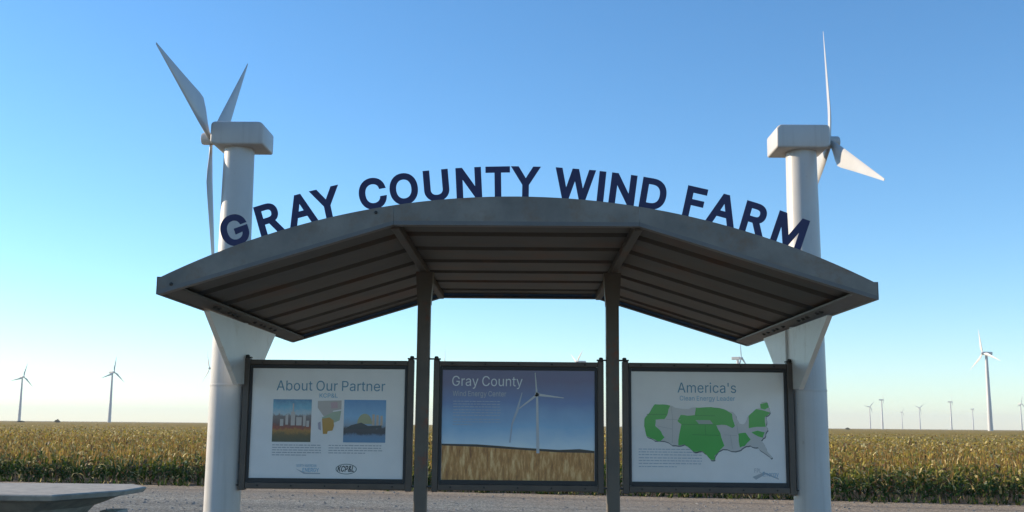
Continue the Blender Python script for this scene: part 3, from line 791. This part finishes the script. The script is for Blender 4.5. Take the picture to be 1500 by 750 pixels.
def model_turbine(x, s, label, blades, chord):
    """s = side on which the rotor sits (-1 left, +1 right)"""
    t = empty('model_turbine', (x, 8.25, 0), label, 'model turbine', 'model wind turbines at the ends of the shelter')
    bm = B()
    lathe(bm, [(0.138, 0.012), (0.1335, 0.9), (0.1325, 1.97), (0.1345, 1.972), (0.1345, 1.985), (0.1315, 1.987), (0.1165, 3.80), (0.1165, 3.823)], 48)
    tw = obj('tower', bm, M['white_paint'], t, True)
    bm = B()
    lathe(bm, [(0.24, 0.0), (0.24, 0.018)], 32)
    obj('base_plate', bm, M['beam'], tw)
    # nacelle: long box, chamfered rear, tapered belly towards the hub
    bm = B()
    f, r = 0.185 * 1.0, 0.225
    side = [(f, 0.015), (f, 0.165), (f - 0.02, 0.182), (-r + 0.03, 0.182), (-r, 0.155), (-r, 0.0), (f - 0.045, 0.0)]
    prism(bm, [(s * p[0], -0.175, p[1]) for p in side], (0, 0.35, 0))
    bmesh.ops.recalc_face_normals(bm, faces=bm.faces)
    bmesh.ops.bevel(bm, geom=list(bm.edges), offset=0.016, segments=3, profile=0.5, affect='EDGES')
    obj('nacelle', bm, M['white_paint'], t, True, (0, 0, 3.815))
    hx = s * 0.232
    hz = 3.815 + 0.085
    bm = B()
    lathe(bm, [(0.034, s * 0.180), (0.048, s * 0.188), (0.048, s * 0.285), (0.043, s * 0.296), (0.028, s * 0.302), (0.008, s * 0.304)], 20, 'X')
    hub = obj('hub', bm, M['white_paint'], t, True, (0, 0, hz))
    for ang, L in blades:
        bm = blade_bm(L, chord, 0.05, 0.032, R(-5 if s < 0 else 14))
        if s > 0:
            for v in bm.verts:
                v.co.y *= -1
        th = R(ang)                      # 0 = away from the viewer (+Y), 90 = up
        d = Vector((0, math.cos(th), math.sin(th)))
        e = Vector((0, -math.sin(th), math.cos(th)))
        for v in bm.verts:
            p = v.co.copy()
            v.co = Vector((hx + p.x, 0, 0)) + d * p.z + e * p.y
        obj('blade', bm, M['blade_paint'], t, True, (0, 0, hz))
    return t
model_turbine(-2.258, -1, 'white model wind turbine column at the left end of the shelter behind the letter G', [(167, 1.36), (44, 1.36), (286, 1.36)], 0.21)
model_turbine(2.127, 1, 'white model wind turbine column at the right end of the shelter, beside the letter M', [(205.5, 1.34), (85, 0.94), (333, 1.20)], 0.145)

# ------------------------------------------------------------------ display panels
PZ0, PZ1 = 1.22, 2.172
def panel(name_label, xc, wd, poster_mat, group='framed display panels under the shelter roof'):
    t = empty('display_panel', (xc, 8.2, 0), name_label, 'display panel', group)
    h = wd / 2
    bm = B()
    box(bm, -h, -h + 0.045, -0.035, 0.035, PZ0 - 0.012, PZ1 + 0.010, 0.006)
    box(bm, h - 0.045, h, -0.035, 0.035, PZ0 - 0.012, PZ1 + 0.010, 0.006)
    box(bm, -h + 0.046, h - 0.046, -0.031, 0.031, PZ1 - 0.036, PZ1, 0.005)
    box(bm, -h + 0.046, h - 0.046, -0.033, 0.033, PZ0, PZ0 + 0.046, 0.005)
    fr = obj('frame', bm, M['frame'], t)
    bm = B()
    z0, z1 = PZ0 + 0.0475, PZ1 - 0.0375
    box(bm, -h + 0.047, -h + 0.066, -0.022, 0.02, z0, z1)
    box(bm, h - 0.066, h - 0.047, -0.022, 0.02, z0, z1)
    box(bm, -h + 0.068, h - 0.068, -0.0215, 0.02, z1 - 0.026, z1)
    box(bm, -h + 0.068, h - 0.068, -0.0215, 0.02, z0, z0 + 0.030)
    obj('inner_lip', bm, M['gasket'], fr)
    for sx in (-1, 1):
        for z in (PZ1 + 0.012, PZ0 + 0.02):
            bm = B()
            xa, xb = sorted((sx * (h - 0.05), sx * (h + 0.040)))
            box(bm, xa, xb, -0.02, 0.02, z, z + 0.010)
            obj('clip', bm, M['bolt'], fr)
            bm = B()
            lathe(bm, [(0.016, z + 0.0105), (0.016, z + 0.020), (0.009, z + 0.026)], 10)
            for v in bm.verts:
                v.co.x += sx * (h - 0.018)
            obj('bolt', bm, M['bolt'], fr)
    for k in range(5):
        for z in (PZ1 - 0.020, PZ0 + 0.024):
            bm = B()
            lathe(bm, [(0.007, -0.031 if z > 2 else -0.033), (0.007, -0.036), (0.004, -0.038)], 8, 'Y')
            for v in bm.verts:
                v.co += Vector((-h + 0.14 + (wd - 0.28) * k / 4, 0, z))
            obj('screw', bm, M['bolt'], fr)
    bm = B()
    box(bm, -h + 0.067, h - 0.067, -0.010, 0.012, z0 + 0.001, z1 - 0.001)
    po = obj('poster', bm, poster_mat, t)
    return t, po, h

PPM = 197.0          # print units per metre
class Art:
    """flat print on a poster; u to the right, w down, print units measured from the panel's top middle"""
    def __init__(self, poster):
        self.p = poster
        self.layer = 0
    def pt(self, u, w, lay):
        return (u / PPM, -0.0105 - 0.0006 * lay, PZ1 - w / PPM)
    def poly(self, name, pts, m, lay=1):
        return self.polys(name, [pts], m, lay)
    def polys(self, name, lists, m, lay=1):
        bm = B()
        for pts in lists:
            vs_ = [bm.verts.new(self.pt(u, w, lay)) for u, w in pts]
            for tri in tessellate_polygon([[Vector((u, w, 0)) for u, w in pts]]):
                bm.faces.new([vs_[i] for i in tri])
        return self.done(name, bm, m)
    def done(self, name, bm, m):
        bmesh.ops.recalc_face_normals(bm, faces=bm.faces)
        for f in bm.faces:
            if f.normal.y > 0:
                f.normal_flip()
        me = bpy.data.meshes.new(name)
        bm.to_mesh(me); bm.free()
        me.materials.append(m)
        o = bpy.data.objects.new(name, me)
        col.objects.link(o)
        o.parent = self.p
        return o
    def rect(self, name, u0, u1, w0, w1, m, lay=1):
        return self.poly(name, [(u0, w0), (u1, w0), (u1, w1), (u0, w1)], m, lay)
    def text(self, name, body, u0, u1, wbase, cap, m, weight=0.0, lay=2, slant=0.0):
        """fitted between u0 and u1 with the baseline at wbase and capital height cap"""
        bm = text_mesh(body, weight)
        x0, x1, y0, y1 = bounds(bm)
        for v in bm.verts:
            xx = (v.co.x - x0) / (x1 - x0)
            zz = v.co.y / CAP
            v.co = self.pt(u0 + (u1 - u0) * xx + slant * zz * cap, wbase - zz * cap, lay)
        return self.done(name, bm, m)
    def lines(self, name, u0, u1, ws, m, seed, last=0.7, lay=1, hgt=1.1):
        r = random.Random(seed)
        L = []
        for i, w in enumerate(ws):
            end = u1 if i < len(ws) - 1 else u0 + (u1 - u0) * last
            u = u0
            while u < end:
                l = r.uniform(2.5, 8)
                e = min(u + l, end)
                if e - u > 1:
                    L.append([(u, w), (e, w), (e, w + hgt), (u, w + hgt)])
                u = e + 1.1
        return self.polys(name, L, m, lay)

INK = lambda n, c: flat(n, c, 0.4, 0.6)
white_poster = flat('poster_sheet', (0.80, 0.765, 0.72), 0.4, 0.6)
blue_ink = INK('teal_blue_ink', (0.05, 0.21, 0.33)); light_ink = INK('pale_blue_ink', (0.22, 0.42, 0.56)); grey_ink = INK('grey_ink', (0.33, 0.34, 0.36))
pale_grey = INK('pale_grey_ink', (0.40, 0.42, 0.43)); black_ink = INK('black_ink', (0.02, 0.03, 0.03)); whit_ink = INK('white_ink', (0.75, 0.77, 0.80))

# left panel -------------------------------------------------
tl, pl, hl = panel('dark framed panel headed About Our Partner, left of the two posts', -1.482, 1.280, white_poster)
A = Art(pl)
A.text('title', 'About Our Partner', -77, 84, 45, 14.5, blue_ink)
A.text('subtitle', 'KCP&L', -13, 14, 55, 6, light_ink, 0.01)
def photo_mat(name, stops, sc, spread):
    m, nt, b = nodes_of(name)
    v = nt.nodes.new('ShaderNodeTexCoord').outputs['Generated']
    sep = nt.nodes.new('ShaderNodeSeparateXYZ'); nt.links.new(v, sep.inputs[0])
    ad = nt.nodes.new('ShaderNodeMath'); ad.operation = 'MULTIPLY_ADD'
    sb = nt.nodes.new('ShaderNodeMath'); sb.operation = 'SUBTRACT'
    nt.links.new(noise(nt, v, sc, 5, 0.7), sb.inputs[0]); sb.inputs[1].default_value = 0.5
    nt.links.new(sb.outputs[0], ad.inputs[0]); ad.inputs[1].default_value = spread
    nt.links.new(sep.outputs[2], ad.inputs[2])
    nt.links.new(ramp(nt, ad.outputs[0], stops), b.inputs['Base Color'])
    b.inputs['Roughness'].default_value = 0.4
    b.inputs['Coat Weight'].default_value = 0.6
    b.inputs['Coat Roughness'].default_value = 0.06
    return m
ph1 = photo_mat('plant_photo_print', [(0.0, (0.09, 0.10, 0.06)), (0.18, (0.17, 0.12, 0.05)), (0.27, (0.42, 0.21, 0.05)), (0.34, (0.32, 0.085, 0.05)), (0.42, (0.15, 0.09, 0.085)), (0.60, (0.20, 0.17, 0.16)), (0.66, (0.42, 0.52, 0.55)), (0.82, (0.16, 0.42, 0.54)), (1.0, (0.06, 0.21, 0.36))], 8, 0.34)
ph2 = photo_mat('dome_photo_print', [(0.0, (0.12, 0.27, 0.42)), (0.16, (0.16, 0.26, 0.38)), (0.22, (0.06, 0.065, 0.075)), (0.33, (0.07, 0.07, 0.075)), (0.39, (0.25, 0.34, 0.42)), (0.6, (0.22, 0.44, 0.63)), (1.0, (0.08, 0.26, 0.50))], 8, 0.22)
p1 = A.rect('photo', -81, -24, 58, 120, ph1)
L = []
for u, w, wd, hh in ((-70, 97, 5, 10), (-62, 95, 4, 14), (-54, 96, 6, 20), (-52, 76, 2, 12), (-46, 96, 8, 12), (-36, 97, 4, 16), (-31, 98, 4, 9)):
    L.append([(u, w), (u, w - hh), (u + wd, w - hh), (u + wd, w)])
A.polys('photo_detail', L, INK('pale_building_ink', (0.52, 0.46, 0.41)), 2)
A.rect('photo', 24, 86, 58, 120, ph2)
dome = [(55 + 11 * math.cos(a), 93 - 15 * math.sin(a)) for a in [math.pi * i / 14 for i in range(15)]]
A.poly('photo_detail', dome, INK('ochre_dome_ink', (0.36, 0.36, 0.20)), 2)
A.polys('photo_detail', [[(66 + k * 6, 95), (66 + k * 6, 79 + k), (69.5 + k * 6, 79 + k), (69.5 + k * 6, 95)] for k in range(3)], INK('tank_ink', (0.56, 0.42, 0.30)), 2)
A.polys('photo_detail', [[(27, 100), (35, 95), (50, 91), (60, 96), (80, 95), (80, 99), (40, 101)]], INK('dark_plant_ink', (0.05, 0.065, 0.07)), 3)
A.poly('map', [(-15, 60), (20, 59), (20, 72), (8, 74), (6, 82), (-6, 82), (-15, 70)], INK('pale_map_ink', (0.48, 0.42, 0.38)), 1)
A.polys('map', [[(4, 62), (14, 61), (15, 70), (5, 71)]], INK('pink_map_ink', (0.50, 0.33, 0.34)), 2)
A.polys('map', [[(-8, 84), (8, 76), (20, 74), (18, 88), (4, 94), (-6, 96)]], INK('pale_green_map_ink', (0.36, 0.43, 0.30)), 2)
A.polys('map', [[(-8, 86), (3, 84), (9, 88), (10, 96), (8, 103), (1, 104), (0, 108), (-6, 108), (-7, 98)]], INK('orange_map_ink', (0.52, 0.28, 0.05)), 3)
A.polys('map', [[(-14, 92), (-10, 90), (-9, 103), (-13, 101)]], INK('lilac_map_ink', (0.40, 0.36, 0.42)), 2)
A.lines('text_block', -80, -8, [124, 127.6, 131.2, 134.8, 138.4], grey_ink, 3)
A.lines('text_block', 3, 82, [124, 127.6, 131.2, 134.8], grey_ink, 4)
A.text('logo_words', 'NORTH AMERICAN', -43, -14, 156, 4.0, light_ink)
A.text('logo_words', 'ENERGY', -34, -10, 163, 5.5, light_ink, 0.01)
A.polys('logo', [[(-45, 158), (-30, 164), (-8, 164.5), (-8, 166), (-32, 166)]], pale_grey)
ov = [(30 + 15.5 * math.cos(a), 158.5 - 7.5 * math.sin(a)) for a in [2 * math.pi * i / 32 for i in range(32)]]
iv = [(30 + 14.3 * math.cos(a), 158.5 - 6.6 * math.sin(a)) for a in [2 * math.pi * i / 32 for i in range(32)]]
A.polys('logo', [[ov[i], ov[(i + 1) % 32], iv[(i + 1) % 32], iv[i]] for i in range(32)], INK('dark_green_ink', (0.10, 0.16, 0.15)))
A.text('logo_words', 'KCP&L', 17, 41, 162, 8, black_ink, 0.02, slant=0.2)

# middle panel -----------------------------------------------
def field_photo():
    m, nt, b = nodes_of('wind_farm_photo_print')
    v = nt.nodes.new('ShaderNodeTexCoord').outputs['Generated']
    sep = nt.nodes.new('ShaderNodeSeparateXYZ'); nt.links.new(v, sep.inputs[0])
    nz = noise(nt, v, 2.5, 4, 0.55)
    ad = nt.nodes.new('ShaderNodeMath'); ad.operation = 'MULTIPLY_ADD'
    nt.links.new(nz, ad.inputs[0]); ad.inputs[1].default_value = 0.25
    nt.links.new(sep.outputs[2], ad.inputs[2])
    c = ramp(nt, ad.outputs[0], [(0.42, (0.74, 0.85, 0.88)), (0.60, (0.28, 0.52, 0.74)), (0.80, (0.12, 0.225, 0.47)), (1.02, (0.13, 0.12, 0.26))])
    nt.links.new(c, b.inputs['Base Color'])
    b.inputs['Roughness'].default_value = 0.4
    b.inputs['Coat Weight'].default_value = 0.6
    b.inputs['Coat Roughness'].default_value = 0.06
    return m
def wheat_print():
    m, nt, b = nodes_of('wheat_print')
    v = objcoord(nt)
    mp = nt.nodes.new('ShaderNodeMapping'); mp.inputs['Scale'].default_value = (30, 1, 6); mp.inputs['Rotation'].default_value = (0, 0.7, 0)
    nt.links.new(v, mp.inputs[0])
    c = ramp(nt, noise(nt, mp.outputs[0], 1.2, 5, 0.7), [(0.30, (0.22, 0.085, 0.022)), (0.5, (0.58, 0.27, 0.07)), (0.70, (0.95, 0.64, 0.29))])
    nt.links.new(c, b.inputs['Base Color'])
    b.inputs['Roughness'].default_value = 0.4
    b.inputs['Coat Weight'].default_value = 0.6
    b.inputs['Coat Roughness'].default_value = 0.06
    return m
tc, pc, hc = panel('dark framed panel headed Gray County with a turbine photograph, between the two posts', -0.056, 1.275, field_photo())
A = Art(pc)
A.poly('wheat_field', [(-112, 122), (-60, 123.5), (0, 127), (60, 130), (112, 130.5), (112, 178), (-112, 178)], wheat_print(), 1)
A.polys('tree_line', [[(-112, 120.5), (-60, 121), (-20, 123.5), (0, 125), (60, 128), (90, 126.5), (112, 129), (112, 132), (60, 131.5), (0, 128), (-60, 124.5), (-112, 123)]], INK('tree_line_ink', (0.06, 0.05, 0.035)), 2)
tw_ink = INK('turbine_print_ink', (0.55, 0.57, 0.58))
A.polys('turbine_and_line', [[(26, 48), (29, 48), (31.5, 133), (27, 133)], [(25.8, 48), (24, 16), (25, 15.5), (28.5, 47)], [(28, 46), (67, 52), (67, 53), (28, 50)],
                            [(27, 46.5), (2, 67), (1, 69.5), (28, 50)], [(24.5, 45), (30, 45), (30, 50.5), (24.5, 50.5)]], tw_ink, 3)
A.polys('turbine_and_line', [[(5, 45), (6, 45), (0, 72), (-8, 92), (-11, 118), (-13, 118), (-10, 90), (-3, 70)]], INK('faint_line_ink', (0.42, 0.49, 0.58)), 3)  # pale leaning line drawn beside the printed turbine
A.text('title', 'Gray County', -98, 6, 36, 14.5, whit_ink)
A.text('subtitle', 'Wind Energy Center', -97, -18, 51, 7.5, INK('soft_white_ink', (0.42, 0.46, 0.52)), 0.006)
A.lines('text_block', -96, -26, [58, 62, 66, 70.5, 74.5, 78.5, 84, 88, 92], INK('faint_text_ink', (0.36, 0.45, 0.56)), 9, 0.4, 2)

# right panel ------------------------------------------------
tr_, pr, hr = panel('dark framed panel headed America\'s with a green state map, right of the two posts', 1.357, 1.272, white_poster)
A = Art(pr)
def Q(pts, dx=0.0, dy=0.0):
    return [(930 + x / 6.25 + dx - 1037.2, 570 + y / 6.25 + dy - 533.5) for x, y in pts]
def rough(pts, seed, amp=0.13, depth=2):
    q = random.Random(seed)
    for d in range(depth):
        out = []
        for i, p in enumerate(pts):
            p2 = pts[(i + 1) % len(pts)]
            dx, dy = p2[0] - p[0], p2[1] - p[1]
            k = q.uniform(-amp, amp) if math.hypot(dx, dy) > 14 else 0
            out += [p, ((p[0] + p2[0]) / 2 - dy * k, (p[1] + p2[1]) / 2 + dx * k)]
        pts = out
        amp *= 0.7
    return pts
US = [(185, 150), (325, 160), (420, 188), (560, 175), (700, 170), (820, 185), (900, 215), (935, 280), (960, 320), (1000, 320), (1040, 250), (1110, 185), (1150, 180), (1165, 120), (1215, 120), (1230, 170), (1240, 215), (1200, 250), (1200, 330), (1215, 375), (1185, 440), (1150, 470), (1190, 530), (1250, 620), (1235, 630), (1160, 570), (1120, 530), (1050, 515), (980, 540), (950, 560), (800, 550), (730, 610), (725, 650), (690, 650), (610, 570), (540, 580), (450, 510), (340, 520), (180, 480), (105, 440), (85, 350), (90, 280), (140, 220)]
A.poly('map_edge', Q(rough(US, 5), 0.8, 1.6), INK('map_edge_ink', (0.10, 0.12, 0.13)), 1)
A.poly('map', Q(rough(US, 5)), INK('map_grey_ink', (0.58, 0.555, 0.51)), 2)
greens = [[(185, 150), (325, 160), (300, 240), (270, 285), (190, 290), (185, 345), (240, 400), (270, 450), (220, 490), (105, 440), (85, 350), (90, 280), (140, 220)],
          [(560, 178), (700, 172), (800, 185), (890, 230), (915, 340), (890, 360), (840, 335), (745, 335), (800, 480), (815, 520), (725, 610), (725, 648), (690, 648), (610, 568), (540, 578), (450, 510), (395, 520), (425, 330), (390, 300), (420, 245), (550, 245)],
          [(1040, 250), (1110, 185), (1190, 200), (1240, 215), (1190, 260), (1195, 345), (1040, 360)],
          [(1150, 140), (1215, 125), (1230, 170), (1190, 190), (1155, 180)],
          [(1065, 395), (1120, 380), (1185, 395), (1165, 445), (1110, 425)],
          [(945, 410), (1010, 400), (1055, 460), (1000, 520), (955, 535)]]
A.polys('map_state', [Q(rough(gp, 8 + i, 0.06)) for i, gp in enumerate(greens)], INK('green_state_ink', (0.065, 0.43, 0.065)), 3)
A.polys('map_state', [Q([(555, 290), (690, 290), (715, 325), (585, 325)])], INK('pale_state_ink', (0.34, 0.40, 0.33)), 4)
A.polys('map_line', [Q([(430, 328), (745, 330), (745, 334), (430, 332)]), Q([(520, 420), (770, 425), (770, 429), (520, 424)]), Q([(640, 335), (644, 335), (650, 424), (646, 424)]), Q([(550, 245), (735, 248), (735, 252), (550, 249)]), Q([(110, 240), (290, 238), (290, 243), (110, 245)])], INK('dark_green_line_ink', (0.035, 0.24, 0.045)), 5)
A.polys('map_line', [Q(q) for q in ([(330, 165), (333, 165), (345, 250), (342, 250)], [(290, 285), (420, 288), (420, 291), (290, 288)], [(345, 250), (348, 250), (342, 500), (339, 500)], [(205, 345), (340, 372), (340, 375), (205, 348)], [(815, 420), (930, 425), (930, 428), (815, 423)], [(870, 425), (873, 425), (890, 548), (887, 548)], [(930, 320), (933, 320), (945, 420), (942, 420)])], INK('grey_line_ink', (0.38, 0.37, 0.35)), 5)
A.text('title', 'America\'s', -44, 42, 43, 14.5, blue_ink)
A.text('subtitle', 'Clean Energy Leader', -41, 40, 54.5, 6.5, light_ink, 0.006)
A.lines('text_block', -102, -10, [125, 129, 133, 137.5, 141.5, 145.5, 150], INK('faint_blue_text_ink', (0.36, 0.42, 0.48)), 12, 0.6)
A.text('logo_words', 'FPL', 66, 76, 158, 6, pale_grey)
A.text('logo_words', 'Energy', 78, 101, 163, 6.5, light_ink)
A.polys('logo', [[(63, 164), (80, 157), (101, 166), (101, 167.5), (82, 160), (68, 168)]], pale_grey)

# ------------------------------------------------------------------ concrete picnic table at the left
tb = empty('picnic_table', (-7.4, 15.4, 0), 'pale grey concrete picnic table with a thick angular top standing on the gravel', 'picnic table')
def loft(bm, loops):
    rings = [[bm.verts.new(p) for p in lp] for lp in loops]
    n = len(rings[0])
    for a, b_ in zip(rings, rings[1:]):
        for i in range(n):
            bm.faces.new((a[i], a[(i + 1) % n], b_[(i + 1) % n], b_[i]))
    bm.faces.new(rings[0]); bm.faces.new(rings[-1])
    return bm
top = [(1.86, -0.10), (1.86, 0.75), (1.45, 1.40), (-1.45, 1.40), (-1.86, 0.75), (-1.86, -0.55), (-1.40, -1.30), (1.36, -1.30)]
def sc(pts, f, z): return [(x * f, y * f, z) for x, y in pts]
bm = loft(B(), [sc(top, 0.985, 0.765), sc(top, 1.0, 0.750), sc(top, 0.98, 0.690), sc(top, 0.82, 0.640), sc(top, 0.66, 0.52)])
obj('table_top', bm, M['concrete'], tb)
bm = loft(B(), [sc(top, 0.655, 0.525), sc(top, 0.60, 0.40), sc(top, 0.52, 0.0)])
ped = obj('pedestal', bm, M['concrete'], tb)
for x0, x1, y0, y1 in ((1.36, 1.62, 0.30, 0.72), (-1.9, -1.5, -0.6, 0.6)):
    bm = B()
    box(bm, x0, x1, y0, y1, 0.36, 0.45, 0.015)
    box(bm, x0 + 0.06, x1 - 0.06, y0 + 0.1, y1 - 0.1, 0.0, 0.361)
    obj('seat', bm, M['concrete'], tb)

# ------------------------------------------------------------------ the wind farm beyond
PR = 20.5
def far_turbine(x, y, yaw, angs, label, zoff=0.0):
    HUB = 65.0
    t = empty('wind_turbine', (x, y, zoff), label, 'wind turbine', 'wind turbines standing in the fields', R(yaw))
    for src in PARTS:
        c = src.copy(); col.objects.link(c); c.parent = t
    for k in range(3):
        c = BL.copy(); col.objects.link(c); c.parent = t
        c.location = (0, -3.6, HUB)
        c.rotation_euler = (0, R(90 - (angs + 120 * k)), 0)
    return t
# prototypes live on the first turbine
first = empty('wind_turbine', (386.6, 919.0, 0), 'tall white wind turbine standing nearest, at the far right of the field', 'wind turbine', 'wind turbines standing in the fields')
HUB = 65.0
bm = B()
lathe(bm, [(2.15, 0), (1.95, 13), (1.80, 25), (1.72, 25.3), (1.1, HUB - 1.5)], 20)
P_t = obj('tower', bm, M['tur'], first, True)
bm = B(); box(bm, -1.4, 1.4, -2.4, 5.6, HUB - 1.3, HUB + 1.4, 0.35)
P_n = obj('nacelle', bm, M['tur'], first)
bm = B(); lathe(bm, [(1.25, -2.42), (1.35, -3.4), (1.0, -4.6), (0.3, -5.2)], 14, 'Y')
P_h = obj('hub', bm, M['tur'], first, True, (0, 0, HUB))
PARTS = [P_t, P_n, P_h]
bm = blade_bm(PR, 2.5, 1.2, 0.9, 0.1)
for v in bm.verts:
    v.co = Vector((v.co.y, v.co.x, v.co.z))
BL = obj('blade', bm, M['tur'], first, True, (0, -3.6, HUB))
first.rotation_euler = (0, 0, R(-70))
for k in range(3):
    o = BL if k == 0 else BL.copy()
    if k:
        col.objects.link(o); o.parent = first
    o.rotation_euler = (0, R(90 - (100 + 120 * k)), 0)
far = [(-737.9, 1590, 55, 78, 'slender grey wind turbine at the far left edge, left of the one rising higher'),
       (-537.6, 1411, 58, 84, 'slender grey wind turbine midway between the picnic table end and the left column'),
       (-371.0, 1284, -40, 110, 'wind turbine half hidden behind the left white column'),
       (-245.4, 1336, -75, 88, 'wind turbine of which a blade tip shows above the About Our Partner panel'),
       (-82.4, 1151, -80, 89, 'wind turbine of which one upright blade shows beside the left post'),
       (54.6, 1096, -72, 34, 'wind turbine whose two blades make a V above the Gray County panel'),
       (196.2, 1012, 60, 97, 'wind turbine seen between the roof corner and the America\'s panel'),
       (1009.5, 3231, 10, 50, 'faint distant wind turbine just left of a taller one beside the right column'),
       (790.4, 2443, 70, 95, 'pale distant wind turbine, the taller of the close pair beside the right column'),
       (1424.7, 4174, 40, 60, 'faintest and farthest wind turbine, short on the horizon'),
       (1193.2, 3339, 20, 40, 'faint distant wind turbine midway between the right column and the nearest turbine'),
       (990.5, 2568, 65, 100, 'pale distant wind turbine left of the nearest one with upright blade'),
       (1400.0, 3454, 65, 70, 'faint distant wind turbine close to the foot of the nearest one'),
       (1215.3, 2707, 30, 80, 'distant wind turbine cut by the right edge of the view')]
for x, y, yaw, a, lb in far:
    far_turbine(x, y, yaw, a, lb)

# ------------------------------------------------------------------ small dark bushes on the skyline
def bush(x, y, w, h, label):
    n = 260
    d = nrg.normal(0, 1, (n, 3)); d /= np.linalg.norm(d, axis=1)[:, None]
    r = nrg.uniform(0.35, 1, (n, 1)) ** 0.5
    lump = 1 + 0.25 * np.sin(d[:, :1] * 5 + 1) * np.cos(d[:, 1:2] * 4)
    P = d * r * lump * np.array([[w / 2, w / 2, h / 2]]) + np.array([[0, 0, h * 0.55]])
    P[:, 2] = np.maximum(P[:, 2], 0.1)
    bm = B()
    for p in P:
        s = w * 0.09
        a = Vector(nrg.normal(0, 1, 3)).normalized() * s
        b_ = Vector(nrg.normal(0, 1, 3)).normalized() * s
        p = Vector(p)
        bm.faces.new([bm.verts.new(p - a), bm.verts.new(p + b_), bm.verts.new(p + a), bm.verts.new(p - b_)])
    t = empty('bush', (x, y, 0), label, 'bush', 'dark bushes on the skyline')
    obj('foliage', bm, M['bush'], t)
    bm = B(); lathe(bm, [(0.12, 0), (0.07, h * 0.6)], 8)
    obj('stem', bm, M['beam'], t)
M['bush'] = mat('bush_leaves', (0.05, 0.065, 0.03), (0.035, 0.045, 0.02), 1.0, 0.8)
bush(-343, 800, 3.6, 2.6, 'small dark bush on the skyline between the two left turbines')
bush(-370, 800, 5.0, 1.5, 'low flat bush on the skyline near the leftmost turbine')
bush(292, 1000, 4.0, 2.2, 'small dark bush on the skyline beside the right white column')

# ------------------------------------------------------------------ the air between here and the horizon
bm = B()
box(bm, -9100, 9100, -9100, 9100, -1.0, 112.0)
hm = bpy.data.materials.new('haze_air')
hm.use_nodes = True
hm.node_tree.nodes.clear()
ho = hm.node_tree.nodes.new('ShaderNodeOutputMaterial')
hv = hm.node_tree.nodes.new('ShaderNodeVolumePrincipled')
hv.inputs['Color'].default_value = (0.93, 0.95, 0.97, 1)
hv.inputs['Density'].default_value = HAZE
hm.node_tree.links.new(hv.outputs[0], ho.inputs['Volume'])
tag(obj('haze', bm, hm), 'thin pale haze lying over the fields out to the horizon', 'haze', kind='stuff')
